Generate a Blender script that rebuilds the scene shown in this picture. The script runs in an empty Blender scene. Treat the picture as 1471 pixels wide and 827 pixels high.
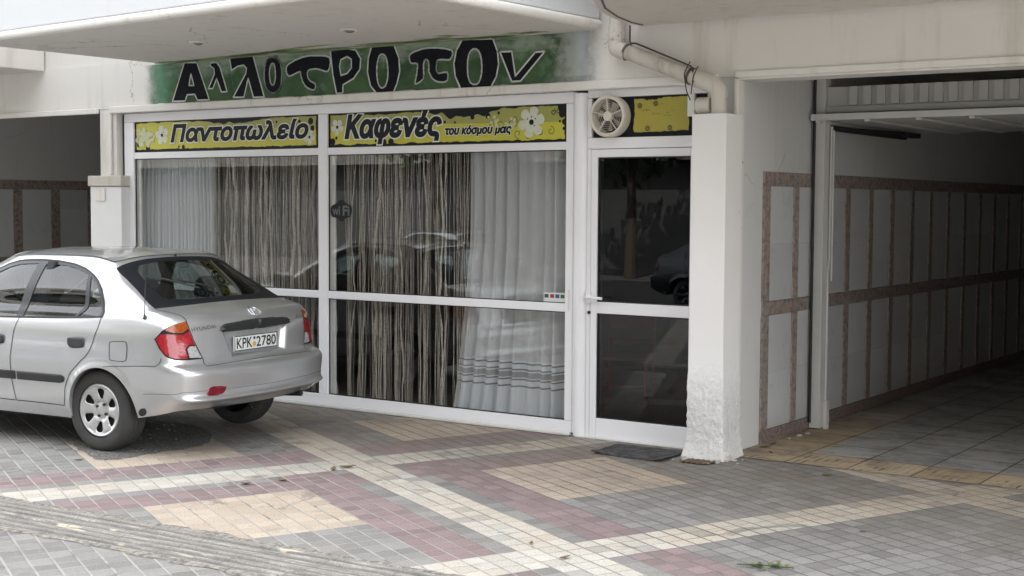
import bpy, bmesh, math, random
import numpy as np
from mathutils import Vector, Matrix, noise as mnoise
from mathutils.geometry import delaunay_2d_cdt
from mathutils.bvhtree import BVHTree
R = math.radians
random.seed(7)
rng = np.random.default_rng(11)
SC = bpy.context.scene
COL = SC.collection

# ------------------------------------------------------------------ camera, sky, sun, exposure
CAM_R = np.array([[0.82259253, 0.56860599, 0.00536293],      # right
                  [0.03832614, -0.04603099, -0.99820452],    # down
                  [-0.56733821, 0.82132111, -0.05965722]])   # forward
CAM_C = np.array([0.0, 0.0, 1.72])
FPX, PCX, PCY = 1998.39, 735.5, 413.5
cam = bpy.data.cameras.new('camera'); camo = bpy.data.objects.new('camera', cam); COL.objects.link(camo)
q, _ = np.linalg.qr(CAM_R.T); q = q * np.sign(np.sum(q * CAM_R.T, axis=0))
mw = Matrix.Identity(4)
for i in range(3):
    mw[i][0] = q[i, 0]; mw[i][1] = -q[i, 1]; mw[i][2] = -q[i, 2]; mw[i][3] = CAM_C[i]
camo.matrix_world = mw
cam.sensor_width = 36; cam.lens = FPX / 1471 * 36; cam.clip_end = 500; cam.clip_start = .05
SC.camera = camo

SUN_EL, SUN_ROT = 48, 20
W = bpy.data.worlds.new('World'); SC.world = W; W.use_nodes = True
wn = W.node_tree.nodes; wl = W.node_tree.links; wn.clear()
sky = wn.new('ShaderNodeTexSky'); sky.sky_type = 'NISHITA'; sky.sun_disc = False
sky.sun_elevation = R(SUN_EL); sky.sun_rotation = R(SUN_ROT); sky.air_density = 1.0; sky.dust_density = 3.0; sky.ozone_density = 1.0
hs = wn.new('ShaderNodeHueSaturation'); hs.inputs['Saturation'].default_value = .13
bg = wn.new('ShaderNodeBackground'); bg.inputs['Strength'].default_value = .15
wo = wn.new('ShaderNodeOutputWorld')
wl.new(sky.outputs[0], hs.inputs['Color']); wl.new(hs.outputs[0], bg.inputs['Color']); wl.new(bg.outputs[0], wo.inputs['Surface'])
sl = bpy.data.lights.new('sun', 'SUN'); sl.energy = 3.0; sl.angle = R(.5); sl.color = (1, .95, .88)
so = bpy.data.objects.new('sun', sl); COL.objects.link(so); so.location = (0, 20, 30)
sd = Vector((math.sin(R(SUN_ROT)) * math.cos(R(SUN_EL)), math.cos(R(SUN_ROT)) * math.cos(R(SUN_EL)), math.sin(R(SUN_EL))))
so.rotation_euler = (-sd).to_track_quat('-Z', 'Y').to_euler()
vs = SC.view_settings
vs.view_transform = 'Standard'; vs.look = 'None'; vs.exposure = 3.15; vs.gamma = 1.0; vs.use_curve_mapping = False
SC.cycles.use_denoising = True
SC.cycles.max_bounces = 10; SC.cycles.transparent_max_bounces = 24; SC.cycles.diffuse_bounces = 5; SC.cycles.glossy_bounces = 5

# ------------------------------------------------------------------ helpers: pixels of the photo -> points of the place
def ray(p):
    return CAM_R.T @ np.array([(p[0] - PCX) / FPX, (p[1] - PCY) / FPX, 1.0])
def at_z(p, z=0.0):
    r = ray(p); return CAM_C + (z - CAM_C[2]) / r[2] * r
def at_y(p, y):
    r = ray(p); return CAM_C + (y - CAM_C[1]) / r[1] * r
def at_x(p, x):
    r = ray(p); return CAM_C + (x - CAM_C[0]) / r[0] * r

# ------------------------------------------------------------------ helpers: materials
class NT:
    def __init__(s, name):
        s.m = bpy.data.materials.new(name); s.m.use_nodes = True
        s.t = s.m.node_tree; s.n = s.t.nodes; s.l = s.t.links; s.n.clear()
        s.out = s.n.new('ShaderNodeOutputMaterial')
    def put(s, sock, v):
        if v is None: return
        if isinstance(v, bpy.types.NodeSocket): s.l.new(v, sock)
        elif isinstance(v, (tuple, list)) and len(v) == 3 and sock.type == 'RGBA': sock.default_value = (*v, 1)
        else: sock.default_value = v
    def math(s, op, a, b=None, c=None, clamp=False):
        n = s.n.new('ShaderNodeMath'); n.operation = op; n.use_clamp = clamp
        for i, x in enumerate((a, b, c)):
            if x is not None: s.put(n.inputs[i], x)
        return n.outputs[0]
    def mix(s, f, a, b, mode='MIX'):
        n = s.n.new('ShaderNodeMix'); n.data_type = 'RGBA'; n.blend_type = mode
        s.put(n.inputs[0], f); s.put(n.inputs[6], a); s.put(n.inputs[7], b); return n.outputs[2]
    def noise(s, scale, detail=3, rough=.55, vec=None, dist=0):
        n = s.n.new('ShaderNodeTexNoise'); n.inputs['Scale'].default_value = scale; n.inputs['Detail'].default_value = detail
        n.inputs['Roughness'].default_value = rough; n.inputs['Distortion'].default_value = dist
        s.put(n.inputs['Vector'], vec if vec is not None else s.pos()); return n.outputs[0]
    def voro(s, scale, vec=None, feat='F1'):
        n = s.n.new('ShaderNodeTexVoronoi'); n.feature = feat; n.inputs['Scale'].default_value = scale
        s.put(n.inputs['Vector'], vec if vec is not None else s.pos()); return n.outputs[0]
    def pos(s):
        if not hasattr(s, '_p'):
            g = s.n.new('ShaderNodeNewGeometry'); s._p = g.outputs['Position']; s._g = g
        return s._p
    def obj(s):
        if not hasattr(s, '_o'): s._o = s.n.new('ShaderNodeTexCoord').outputs['Object']
        return s._o
    def sep(s, v):
        n = s.n.new('ShaderNodeSeparateXYZ'); s.put(n.inputs[0], v); return n.outputs
    def comb(s, x, y, z):
        n = s.n.new('ShaderNodeCombineXYZ')
        for i, a in enumerate((x, y, z)): s.put(n.inputs[i], a)
        return n.outputs[0]
    def math_vec(s, v, n, k):
        a = s.n.new('ShaderNodeVectorMath'); a.operation = 'ADD'; s.put(a.inputs[0], v); m = s.math('MULTIPLY', n, k); s.put(a.inputs[1], s.comb(m, m, m)); return a.outputs[0]
    def scale(s, v, sc):
        n = s.n.new('ShaderNodeMapping'); s.put(n.inputs[0], v); n.inputs['Scale'].default_value = sc; return n.outputs[0]
    def ramp(s, f, stops):
        n = s.n.new('ShaderNodeValToRGB'); e = n.color_ramp.elements
        while len(e) < len(stops): e.new(.5)
        for i, (p, c) in enumerate(stops):
            e[i].position = p; e[i].color = (*c, 1) if not isinstance(c, (int, float)) else (c, c, c, 1)
        s.put(n.inputs[0], f); return n.outputs[0]
    def step(s, f, a, b):
        n = s.n.new('ShaderNodeMapRange'); n.interpolation_type = 'SMOOTHSTEP'
        s.put(n.inputs[0], f); n.inputs[1].default_value = a; n.inputs[2].default_value = b; return n.outputs[0]
    def bump(s, h, strength=.3, dist=.01):
        n = s.n.new('ShaderNodeBump'); n.inputs['Strength'].default_value = strength; n.inputs['Distance'].default_value = dist
        s.put(n.inputs['Height'], h); return n.outputs[0]
    def bsdf(s, color, rough=.6, metal=0, normal=None, coat=0, alpha=None, spec=None, coat_r=.05, trans=None, ior=None):
        b = s.n.new('ShaderNodeBsdfPrincipled')
        s.put(b.inputs['Base Color'], color); s.put(b.inputs['Roughness'], rough); s.put(b.inputs['Metallic'], metal)
        if normal is not None: s.put(b.inputs['Normal'], normal)
        b.inputs['Coat Weight'].default_value = coat; b.inputs['Coat Roughness'].default_value = coat_r
        if alpha is not None: s.put(b.inputs['Alpha'], alpha)
        if spec is not None: s.put(b.inputs['Specular IOR Level'], spec)
        if trans is not None: b.inputs['Transmission Weight'].default_value = trans
        return b.outputs[0]
    def done(s, sh):
        s.l.new(sh, s.out.inputs['Surface']); return s.m

def simple(name, color, rough=.6, metal=0, coat=0, var=.12, vscale=6, bump=0, bscale=80, spec=None):
    t = NT(name)
    n = t.noise(vscale, 4)
    c = t.mix(t.math('MULTIPLY', n, 1.0), tuple(x * (1 - var) for x in color), tuple(min(1, x * (1 + var)) for x in color))
    nm = t.bump(t.noise(bscale, 4), bump, .004) if bump else None
    return t.done(t.bsdf(c, rough, metal, nm, coat, spec=spec))

def glass(name, tint=(.86, .9, .88), ior=1.5, rough=0.0, boost=1.0):
    t = NT(name)
    tr = t.n.new('ShaderNodeBsdfTransparent'); t.put(tr.inputs[0], tint)
    gl = t.n.new('ShaderNodeBsdfGlossy'); gl.inputs['Roughness'].default_value = rough; t.put(gl.inputs[0], (1, 1, 1))
    g = t.n.new('ShaderNodeNewGeometry'); dt = t.n.new('ShaderNodeVectorMath'); dt.operation = 'DOT_PRODUCT'
    t.l.new(g.outputs['Incoming'], dt.inputs[0]); t.l.new(g.outputs['Normal'], dt.inputs[1])
    f0 = ((ior - 1) / (ior + 1)) ** 2                               # Schlick, the same from either side of the pane
    c5_ = t.math('POWER', t.math('SUBTRACT', 1, t.math('ABSOLUTE', dt.outputs['Value'])), 5)
    f = t.math('MULTIPLY', t.math('ADD', f0, t.math('MULTIPLY', c5_, 1 - f0)), boost, clamp=True)
    mx = t.n.new('ShaderNodeMixShader'); t.l.new(f, mx.inputs[0]); t.l.new(tr.outputs[0], mx.inputs[1]); t.l.new(gl.outputs[0], mx.inputs[2])
    return t.done(mx.outputs[0])

def plaster(name, color, stain=(.42, .38, .32), amt=.5, bump=.25):
    t = NT(name); p = t.pos()
    big = t.noise(.7, 4, .6); med = t.noise(4.5, 5, .65)
    streak = t.noise(3, 5, .6, t.scale(p, (2.2, 2.2, .25)))
    m = t.math('MULTIPLY', t.step(streak, .52, .8), amt)
    c = t.mix(t.math('MULTIPLY', big, .22), color, tuple(x * .82 for x in color))
    c = t.mix(m, c, stain)
    c = t.mix(t.math('MULTIPLY', t.step(med, .6, .75), .12), c, tuple(x * .7 for x in color))
    spk = t.step(t.noise(38, 2), .72, .76)
    c = t.mix(t.math('MULTIPLY', spk, .25), c, stain)
    ck = t.voro(.75, t.math_vec(p, t.noise(2.3, 5, .7), .55), 'DISTANCE_TO_EDGE')
    c = t.mix(t.math('MULTIPLY', t.math('MULTIPLY', t.step(ck, .0045, .001), t.step(t.noise(1.1, 3), .50, .60)), min(1, amt * 1.6)), c, (.22, .20, .17))
    h = t.math('ADD', t.noise(120, 4), t.math('MULTIPLY', t.noise(14, 3), .8))
    return t.done(t.bsdf(c, .75, 0, t.bump(h, bump, .004)))

M = {}
M['plaster'] = plaster('plaster', (.74, .72, .68), amt=.5, bump=.35)
M['soffit'] = plaster('soffit_plaster', (.66, .63, .585), amt=.55, bump=.3)
M['parapet'] = plaster('parapet_plaster', (.66, .675, .69), amt=.10, bump=.12)
M['trim'] = plaster('moulding_paint', (.76, .74, .70), (.45, .40, .30), amt=.55, bump=.12)
M['passage'] = plaster('passage_paint', (.64, .64, .625), (.40, .39, .36), amt=.25, bump=.08)
M['alu'] = simple('white_aluminium', (.80, .80, .82), .35, var=.03, vscale=2.5)
M['alu_dirty'] = simple('white_aluminium_worn', (.70, .69, .66), .45, var=.12, vscale=9)
M['gasket'] = simple('black_gasket', (.012, .012, .013), .6)
M['black'] = simple('black_plastic', (.018, .019, .02), .42, var=.15)
M['dark'] = simple('dark_lining', (.02, .02, .022), .8)
M['metal'] = simple('grey_metal', (.45, .45, .44), .4, metal=.8)
M['chrome'] = simple('chrome', (.75, .76, .78), .12, metal=1, var=.02)
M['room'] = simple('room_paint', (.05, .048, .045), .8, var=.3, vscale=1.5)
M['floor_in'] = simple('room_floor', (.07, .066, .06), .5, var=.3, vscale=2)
M['red'] = simple('red_paint', (.62, .03, .04), .4)
M['letter'] = simple('black_letter_paint', (.011, .012, .016), .8, var=.5, vscale=20, spec=.15)
M['outline'] = simple('white_letter_paint', (.62, .64, .62), .7, var=.15, vscale=30)
M['sign_black'] = simple('sign_black', (.010, .011, .014), .45, var=.3, spec=.18)
M['sign_white'] = simple('sign_white', (.72, .73, .68), .35, var=.08, vscale=30)
M['petal'] = simple('petal_print', (.58, .60, .50), .35, var=.2, vscale=40)
t = NT('rubber_mat'); n1 = t.noise(14, 6, .75)
M['rubber'] = t.done(t.bsdf(t.mix(t.step(n1, .40, .70), (.028, .029, .030), (.115, .110, .102)), .8, 0, t.bump(t.math('ADD', t.voro(95), n1), .8, .006)))
M['pvc'] = plaster('pvc_pipe', (.62, .585, .53), (.18, .15, .12), amt=.9, bump=.04)
M['glass'] = glass('window_glass', (.975, .98, .98), 1.52)
M['door_glass'] = glass('tinted_glass', (.42, .44, .45), 1.52)
M['car_glass'] = glass('car_glass', (.56, .63, .62), 1.58, boost=1.7)
M['rear_glass'] = glass('car_rear_glass', (.46, .50, .50), 1.5, boost=1.2)

# silver paint, with fine flakes
t = NT('silver_paint')
fl = t.noise(900, 1, .5, t.obj())
x, y, z = t.sep(t.obj()); dust = t.math('MULTIPLY', t.step(t.math('ADD', z, t.math('MULTIPLY', t.noise(7, 5, .7, t.obj()), .22)), .50, .24), t.math('ADD', .20, t.math('MULTIPLY', t.noise(30, 4, .7, t.obj()), .35)))
pc = t.mix(dust, t.mix(fl, (.50, .51, .525), (.63, .64, .655)), (.30, .28, .25))
M['paint'] = t.done(t.bsdf(pc, t.math('ADD', .29, t.math('MULTIPLY', dust, .5)), t.math('SUBTRACT', .78, t.math('MULTIPLY', dust, .6)), None, 1.0, coat_r=.025))
t = NT('hubcap_paint')
M['hubcap'] = t.done(t.bsdf(t.mix(t.noise(12, 3), (.44, .44, .44), (.60, .60, .60)), .38, .65, None, .3))
t = NT('tyre_rubber'); o_ = t.obj()
M['tyre'] = t.done(t.bsdf(t.mix(t.noise(9, 4), (.022, .022, .023), (.055, .053, .05)), .8, 0, t.bump(t.noise(70, 3), .35, .004)))
def lens(name, c, r=.12):
    t = NT(name)
    v = t.voro(55, t.obj())
    return t.done(t.bsdf(t.mix(t.step(v, 0, .5), tuple(x * .55 for x in c), c), r, 0, t.bump(v, .12, .004), .35, coat_r=.03))
M['lens_red'] = lens('red_lens', (.30, .006, .016)); M['lens_amber'] = lens('amber_lens', (.30, .060, .006)); M['lens_clear'] = lens('clear_lens', (.36, .36, .36))
M['lens_dark'] = lens('dark_red_lens', (.15, .006, .015))

# granite strips and wall tiles of the passages
t = NT('brown_granite'); p = t.pos()
g1 = t.noise(22, 6, .7); g2 = t.voro(70)
c = t.ramp(g1, [(.32, (.12, .095, .085)), (.46, (.29, .230, .205)), (.58, (.43, .360, .325)), (.74, (.20, .155, .135))])
c = t.mix(t.math('MULTIPLY', t.step(g2, .5, .1), .35), c, (.36, .31, .28))
isl = t.n.new('ShaderNodeNewGeometry').outputs['Random Per Island']; c = t.mix(t.math('MULTIPLY', isl, .25), c, (.12, .10, .09))
M['granite'] = t.done(t.bsdf(c, .45, 0, t.bump(g1, .25, .006)))
t = NT('granite_skirting')
g1 = t.noise(40, 6, .75); g2 = t.voro(45)
c = t.ramp(g1, [(.35, (.07, .055, .05)), (.5, (.22, .165, .15)), (.62, (.32, .265, .24)), (.8, (.11, .085, .08))])
M['granite2'] = t.done(t.bsdf(c, .4))
t = NT('white_wall_tile')
c = t.mix(t.noise(2.2, 5, .6), (.56, .57, .575), (.67, .68, .685))
c = t.mix(t.math('MULTIPLY', t.step(t.noise(6, 6, .7), .55, .70), .3), c, (.36, .36, .35))
isl = t.n.new('ShaderNodeNewGeometry').outputs['Random Per Island']; c = t.mix(t.math('MULTIPLY', isl, .28), c, (.34, .345, .35))
lowz = t.sep(t.pos())[2]; c = t.mix(t.math('MULTIPLY', t.step(t.math('ADD', lowz, t.math('MULTIPLY', t.noise(5, 5, .7), .3)), .45, .15), .3), c, (.30, .28, .25))
M['tile'] = t.done(t.bsdf(c, .35, 0, t.bump(t.noise(9, 3), .05, .01)))
M['cap'] = plaster('stone_cap', (.55, .52, .46), amt=.6)

# ------------------------------------------------------------------ helpers: meshes and objects
class MB:
    def __init__(s): s.v = []; s.f = []; s.mi = []; s.n = None
    def add(s, vs, fs, mi=0):
        b = len(s.v); s.v += [tuple(map(float, x)) for x in vs]
        for f in fs: s.f.append(tuple(b + i for i in f)); s.mi.append(mi)
    def box(s, x0, x1, y0, y1, z0, z1, mi=0):
        s.add([(x0, y0, z0), (x1, y0, z0), (x1, y1, z0), (x0, y1, z0), (x0, y0, z1), (x1, y0, z1), (x1, y1, z1), (x0, y1, z1)],
              [(0, 3, 2, 1), (4, 5, 6, 7), (0, 1, 5, 4), (1, 2, 6, 5), (2, 3, 7, 6), (3, 0, 4, 7)], mi); return s
    def quad(s, a, b, c, d, mi=0): s.add([a, b, c, d], [(0, 1, 2, 3)], mi); return s
    def prism(s, poly, fn, d0, d1, mi=0):
        """poly of 2-D points, fn(a, b, d) -> point; closed solid between depths d0 and d1"""
        n = len(poly)
        s.add([fn(a, b, d0) for a, b in poly] + [fn(a, b, d1) for a, b in poly],
              [tuple(range(n)), tuple(range(2 * n - 1, n - 1, -1))] + [(i, i + n, (i + 1) % n + n, (i + 1) % n) for i in range(n)], mi); return s
    def tube(s, path, r, n=10, cap=True, mi=0):
        P = [Vector(p) for p in path]; rs = r if isinstance(r, (list, tuple)) else [r] * len(P)
        T = [(P[min(i + 1, len(P) - 1)] - P[max(i - 1, 0)]).normalized() for i in range(len(P))]
        a = Vector((0, 0, 1)) if abs(T[0].z) < .9 else Vector((1, 0, 0))
        u = (a - T[0] * a.dot(T[0])).normalized(); vs = []
        for i, p in enumerate(P):
            u = (u - T[i] * u.dot(T[i])).normalized(); w = T[i].cross(u)
            for k in range(n):
                an = 2 * math.pi * k / n; vs.append(p + (u * math.cos(an) + w * math.sin(an)) * rs[i])
        fs = [(i * n + k, i * n + (k + 1) % n, (i + 1) * n + (k + 1) % n, (i + 1) * n + k) for i in range(len(P) - 1) for k in range(n)]
        if cap: fs += [tuple(range(n - 1, -1, -1)), tuple((len(P) - 1) * n + k for k in range(n))]
        s.add(vs, fs, mi); return s
    def lathe(s, prof, o, ax, n=48, mi=0, closed=False):
        """prof of (radius, height along ax)"""
        o = Vector(o); ax = Vector(ax).normalized(); a = Vector((0, 0, 1)) if abs(ax.z) < .9 else Vector((1, 0, 0))
        u = ax.cross(a).normalized(); w = ax.cross(u); vs = []
        for r, h in prof:
            for k in range(n):
                an = 2 * math.pi * k / n; vs.append(o + ax * h + (u * math.cos(an) + w * math.sin(an)) * r)
        m = len(prof)
        fs = [(i * n + k, i * n + (k + 1) % n, ((i + 1) % m) * n + (k + 1) % n, ((i + 1) % m) * n + k) for i in range(m if closed else m - 1) for k in range(n)]
        s.add(vs, fs, mi); return s
    def build(s, name, mat, parent=None, smooth=None, bevel=0, local=False):
        me = bpy.data.meshes.new(name)
        vs = s.v
        if parent is not None and not local:
            r = parent
            while r.parent: r = r.parent
            inv = r.matrix_basis.inverted(); vs = [inv @ Vector(v) for v in vs]
        me.from_pydata(vs, [], s.f); me.validate()
        mats = mat if isinstance(mat, list) else [mat]
        for m in mats: me.materials.append(m)
        if len(mats) > 1 and len(me.polygons) == len(s.mi): me.polygons.foreach_set('material_index', s.mi)
        bm = bmesh.new(); bm.from_mesh(me); bmesh.ops.recalc_face_normals(bm, faces=bm.faces); bm.to_mesh(me); bm.free()
        if smooth:
            for p in me.polygons: p.use_smooth = True
            me.set_sharp_from_angle(angle=R(smooth))
        me.update()
        o = bpy.data.objects.new(name, me); COL.objects.link(o)
        if parent is not None: o.parent = parent
        if bevel:
            b = o.modifiers.new('bevel', 'BEVEL'); b.width = bevel; b.segments = 2; b.limit_method = 'ANGLE'; b.harden_normals = False
        return o

def thing(name, label, cat, loc=(0, 0, 0), group=None, rot=None):
    o = bpy.data.objects.new(name, None); COL.objects.link(o); o.location = loc
    if rot: o.rotation_euler = rot
    o.matrix_basis = o.matrix_basis
    o['label'] = label; o['category'] = cat
    if group: o['group'] = group
    o.empty_display_size = .1
    return o
def tag(o, label, cat, group=None, kind=None):
    o['label'] = label; o['category'] = cat
    if group: o['group'] = group
    if kind: o['kind'] = kind
    return o
def structure(o): o['kind'] = 'structure'; return o

def text_fit(body, w, h, shear=0, bold=0, grow=0, spacing=1.0, res=5):
    """flat text filling a box of w x h, lower left at the origin; bold = stroke as a share of the font size, grow = outline in metres"""
    c = bpy.data.curves.new('txt', 'FONT'); c.body = body; c.size = 1; c.shear = shear; c.space_character = spacing
    o = bpy.data.objects.new('txt', c); COL.objects.link(o)
    dg = bpy.context.evaluated_depsgraph_get(); cv = o.evaluated_get(dg).to_curve(dg); loops = []
    for sp in cv.splines:
        bp = sp.bezier_points; n = len(bp); lp = []
        for i in range(n):
            a, b = bp[i], bp[(i + 1) % n]; p0, p1, p2, p3 = (np.array(v[:2]) for v in (a.co, a.handle_right, b.handle_left, b.co))
            straight = np.linalg.norm(np.cross(p3 - p0, p1 - p0)) + np.linalg.norm(np.cross(p3 - p0, p2 - p0)) < 1e-4
            for k in range(1 if straight else res):
                t = k / res; lp.append((1 - t) ** 3 * p0 + 3 * t * (1 - t) ** 2 * p1 + 3 * t * t * (1 - t) * p2 + t ** 3 * p3)
        lp = [p for i, p in enumerate(lp) if np.linalg.norm(p - lp[i - 1]) > 1e-4]
        if len(lp) > 2: loops.append(np.array(lp))
    o.to_curve_clear(); bpy.data.objects.remove(o); bpy.data.curves.remove(c)
    al = np.concatenate(loops); mn, mx = al.min(0), al.max(0); ex = bold * h / (mx[1] - mn[1]); g = ex + grow
    sc = np.array([(w - 2 * ex) / (mx[0] - mn[0]), (h - 2 * ex) / (mx[1] - mn[1])])
    loops = [(l - mn) * sc + ex for l in loops]
    area = [.5 * np.sum(l[:, 0] * np.roll(l[:, 1], -1) - np.roll(l[:, 0], -1) * l[:, 1]) for l in loops]
    def turn(i):                                           # which way the solid lies: a hole follows the contour that holds it
        own = [k for k in range(len(loops)) if k != i and area[k] * area[i] < 0 and abs(area[k]) > abs(area[i]) and inside(loops[k], [loops[i][0]])[0]]
        return -1 if area[own[0] if own else i] > 0 else 1
    V, Ed, segs = [], [], []
    for li, l in enumerate(loops):
        sgn = turn(li); d = np.roll(l, -1, 0) - l; d /= np.linalg.norm(d, axis=1)[:, None]; nn = np.stack([-d[:, 1], d[:, 0]], 1) * sgn; pn = np.roll(nn, 1, 0)
        m = (nn + pn) / np.maximum(.45, 1 + np.sum(nn * pn, 1))[:, None]; q = l + m * g; b0 = len(V); n = len(q)
        V += [Vector((float(a), float(b))) for a, b in q]; Ed += [(b0 + i, b0 + (i + 1) % n) for i in range(n)]; segs += [(q[i], q[(i + 1) % n]) for i in range(n)]
    vo, eo, fo, *_ = delaunay_2d_cdt(V, Ed, [], 0, 1e-6); vo = np.array([tuple(v) for v in vo]); ce = np.array([vo[list(f)].mean(0) for f in fo])
    S = np.array(segs); x1, y1, x2, y2 = S[:, 0, 0], S[:, 0, 1], S[:, 1, 0], S[:, 1, 1]; px, py = ce[:, 0][:, None], ce[:, 1][:, None]
    lft = (x2 - x1) * (py - y1) - (px - x1) * (y2 - y1)
    wind = ((y1 <= py) & (y2 > py) & (lft > 0)).sum(1) - ((y1 > py) & (y2 <= py) & (lft < 0)).sum(1)      # non-zero rule: overlapping contours unite
    return [tuple(v) for v in vo], [tuple(f) for f, k in zip(fo, wind) if k != 0]
def smooth_loop(pts, k=4):
    """closed Catmull-Rom through pts"""
    n = len(pts); out = []
    for i in range(n):
        p0, p1, p2, p3 = (np.array(pts[(i + j - 1) % n], float) for j in range(4))
        for q_ in range(k):
            t_ = q_ / k
            out.append(tuple(.5 * (2 * p1 + (p2 - p0) * t_ + (2 * p0 - 5 * p1 + 4 * p2 - p3) * t_ ** 2 + (3 * p1 - p0 - 3 * p2 + p3) * t_ ** 3)))
    return out
def inside(poly, pts):
    poly = np.asarray(poly, float); pts = np.asarray(pts, float)
    x, y = pts[:, 0], pts[:, 1]; r = np.zeros(len(pts), bool); j = len(poly) - 1
    for i in range(len(poly)):
        xi, yi = poly[i]; xj, yj = poly[j]
        if yi != yj:
            r ^= ((yi > y) != (yj > y)) & (x < (xj - xi) * (y - yi) / (yj - yi) + xi)
        j = i
    return r
def cdt_fill(outer, holes=(), extra=()):
    """triangles of a polygon with holes (2-D)"""
    V = []; Ed = []
    for lp in (outer, *holes):
        b = len(V); V += [Vector((float(a), float(c))) for a, c in lp]; Ed += [(b + i, b + (i + 1) % len(lp)) for i in range(len(lp))]
    V += [Vector((float(a), float(c))) for a, c in extra]
    vo, eo, fo, *_ = delaunay_2d_cdt(V, Ed, [], 0, 1e-6)
    vo = np.array([tuple(v) for v in vo]); fo = [tuple(f) for f in fo]
    ce = np.array([vo[list(f)].mean(0) for f in fo])
    ok = inside(outer, ce)
    for h in holes: ok &= ~inside(h, ce)
    return vo, [f for f, k in zip(fo, ok) if k]

# ================================================================== GROUND
def pavement_material():
    t = NT('pavers'); x, y, z = t.sep(t.pos())
    th = R(-27.5); c_, s_ = math.cos(th), math.sin(th)
    p = t.math('ADD', t.math('MULTIPLY', x, c_), t.math('MULTIPLY', y, s_))
    qq = t.math('ADD', t.math('MULTIPLY', x, -s_), t.math('MULTIPLY', y, c_))
    wob = t.math('MULTIPLY', t.math('SUBTRACT', t.noise(.9, 2), .5), .05)
    p = t.math('ADD', p, t.math('MULTIPLY', qq, .06))
    P = t.math('DIVIDE', t.math('ADD', t.math('ADD', p, 5.83), t.math('MULTIPLY', wob, .5)), .1133)
    Q = t.math('DIVIDE', t.math('ADD', t.math('SUBTRACT', qq, 3.225), t.math('MULTIPLY', wob, .3)), .1097)
    ip = t.math('FLOOR', P); iq = t.math('FLOOR', Q); fp = t.math('FRACT', P); fq = t.math('FRACT', Q)
    def rng_(v, a, b): return t.math('MULTIPLY', t.math('GREATER_THAN', v, a - .5), t.math('LESS_THAN', v, b - .5))
    def OR(*a):
        r = a[0]
        for b in a[1:]: r = t.math('MAXIMUM', r, b)
        return r
    AND = lambda a, b: t.math('MULTIPLY', a, b)
    wn_ = t.n.new('ShaderNodeTexWhiteNoise'); wn_.noise_dimensions = '2D'; t.put(wn_.inputs['Vector'], t.comb(ip, iq, 0)); rnd = wn_.outputs['Value']
    white = OR(rng_(ip, 0, 3), rng_(ip, -24, -21), rng_(iq, 0, 3), rng_(iq, 26, 29), rng_(iq, -26, -23))
    redq = AND(OR(rng_(iq, 4, 7), rng_(iq, -4, -1)), rng_(ip, -28, 12))
    redp = AND(OR(rng_(ip, -20, -17), rng_(ip, -28, -25)), rng_(iq, -19, 18))
    beige = AND(OR(rng_(ip, -17, -8), rng_(ip, -37, -28)), OR(rng_(iq, 7, 16), rng_(iq, -13, -4)))
    n1 = t.noise(1.3, 4, .6); n2 = t.noise(9, 5, .7); n3 = t.noise(85, 3, .7)
    grey = t.mix(rnd, (.178, .172, .162), (.272, .265, .250))
    grey = t.mix(t.step(n1, .42, .62), grey, t.mix(rnd, (.208, .200, .190), (.285, .276, .264)))
    red = t.mix(rnd, (.20, .145, .145), (.285, .205, .205))
    bei = t.mix(rnd, (.405, .330, .262), (.505, .425, .345))
    whi = t.mix(rnd, (.43, .405, .355), (.54, .515, .462))
    c = t.mix(OR(redq, redp), grey, red); c = t.mix(beige, c, bei); c = t.mix(white, c, whi)
    # dirt lying on the pavers
    c = t.mix(t.math('MULTIPLY', t.step(n2, .52, .78), .35), c, (.13, .125, .118))
    c = t.mix(t.math('MULTIPLY', t.step(t.noise(2.6, 6, .7), .60, .72), .32), c, (.115, .105, .095))
    near = t.step(t.math('ADD', y, t.math('MULTIPLY', n1, 1.0)), 6.9, 8.7)      # brown grime swept against the shopfront
    c = t.mix(t.math('MULTIPLY', near, t.math('ADD', .30, t.math('MULTIPLY', t.step(t.noise(3.1, 5, .7), .35, .65), .45))), c, (.205, .170, .132))
    tan = t.math('MULTIPLY', t.step(t.noise(.8, 3, .6), .42, .62), .5)
    c = t.mix(t.math('MULTIPLY', tan, t.math('MAXIMUM', white, beige)), c, (.52, .42, .31))
    n4 = t.noise(210, 2, .8)
    c = t.mix(t.math('MULTIPLY', t.step(n3, .42, .68), .42), c, (.09, .09, .09))
    c = t.mix(t.math('MULTIPLY', t.step(n4, .56, .72), .30), c, (.46, .45, .43))
    odd = t.math('GREATER_THAN', t.math('FRACT', t.math('MULTIPLY', rnd, 37.7)), .93)
    c = t.mix(t.math('MULTIPLY', odd, t.math('SUBTRACT', .34, t.math('MULTIPLY', beige, .24))), c, (.12, .115, .11))
    blot = t.step(t.noise(1.9, 6, .75, dist=.8), .585, .66)
    c = t.mix(t.math('MULTIPLY', blot, .6), c, (.130, .116, .100))
    spot = t.math('MULTIPLY', t.step(t.voro(3.1), .11, .05), t.step(t.noise(1.2, 2), .48, .56))
    c = t.mix(t.math('MULTIPLY', spot, .55), c, (.05, .047, .044))
    # joints: sand between the pavers, wider across the open pavement
    jw = t.noise(1.1, 3)
    eq = t.math('MINIMUM', fq, t.math('SUBTRACT', 1, fq)); ep = t.math('MINIMUM', fp, t.math('SUBTRACT', 1, fp))
    jit = t.math('MULTIPLY', t.math('SUBTRACT', t.noise(24, 3), .5), .05)
    jq = t.math('LESS_THAN', t.math('ADD', eq, jit), t.math('ADD', .020, t.math('MULTIPLY', jw, .068)))
    jp = t.math('LESS_THAN', t.math('ADD', ep, jit), t.math('ADD', .006, t.math('MULTIPLY', jw, .060)))
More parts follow.
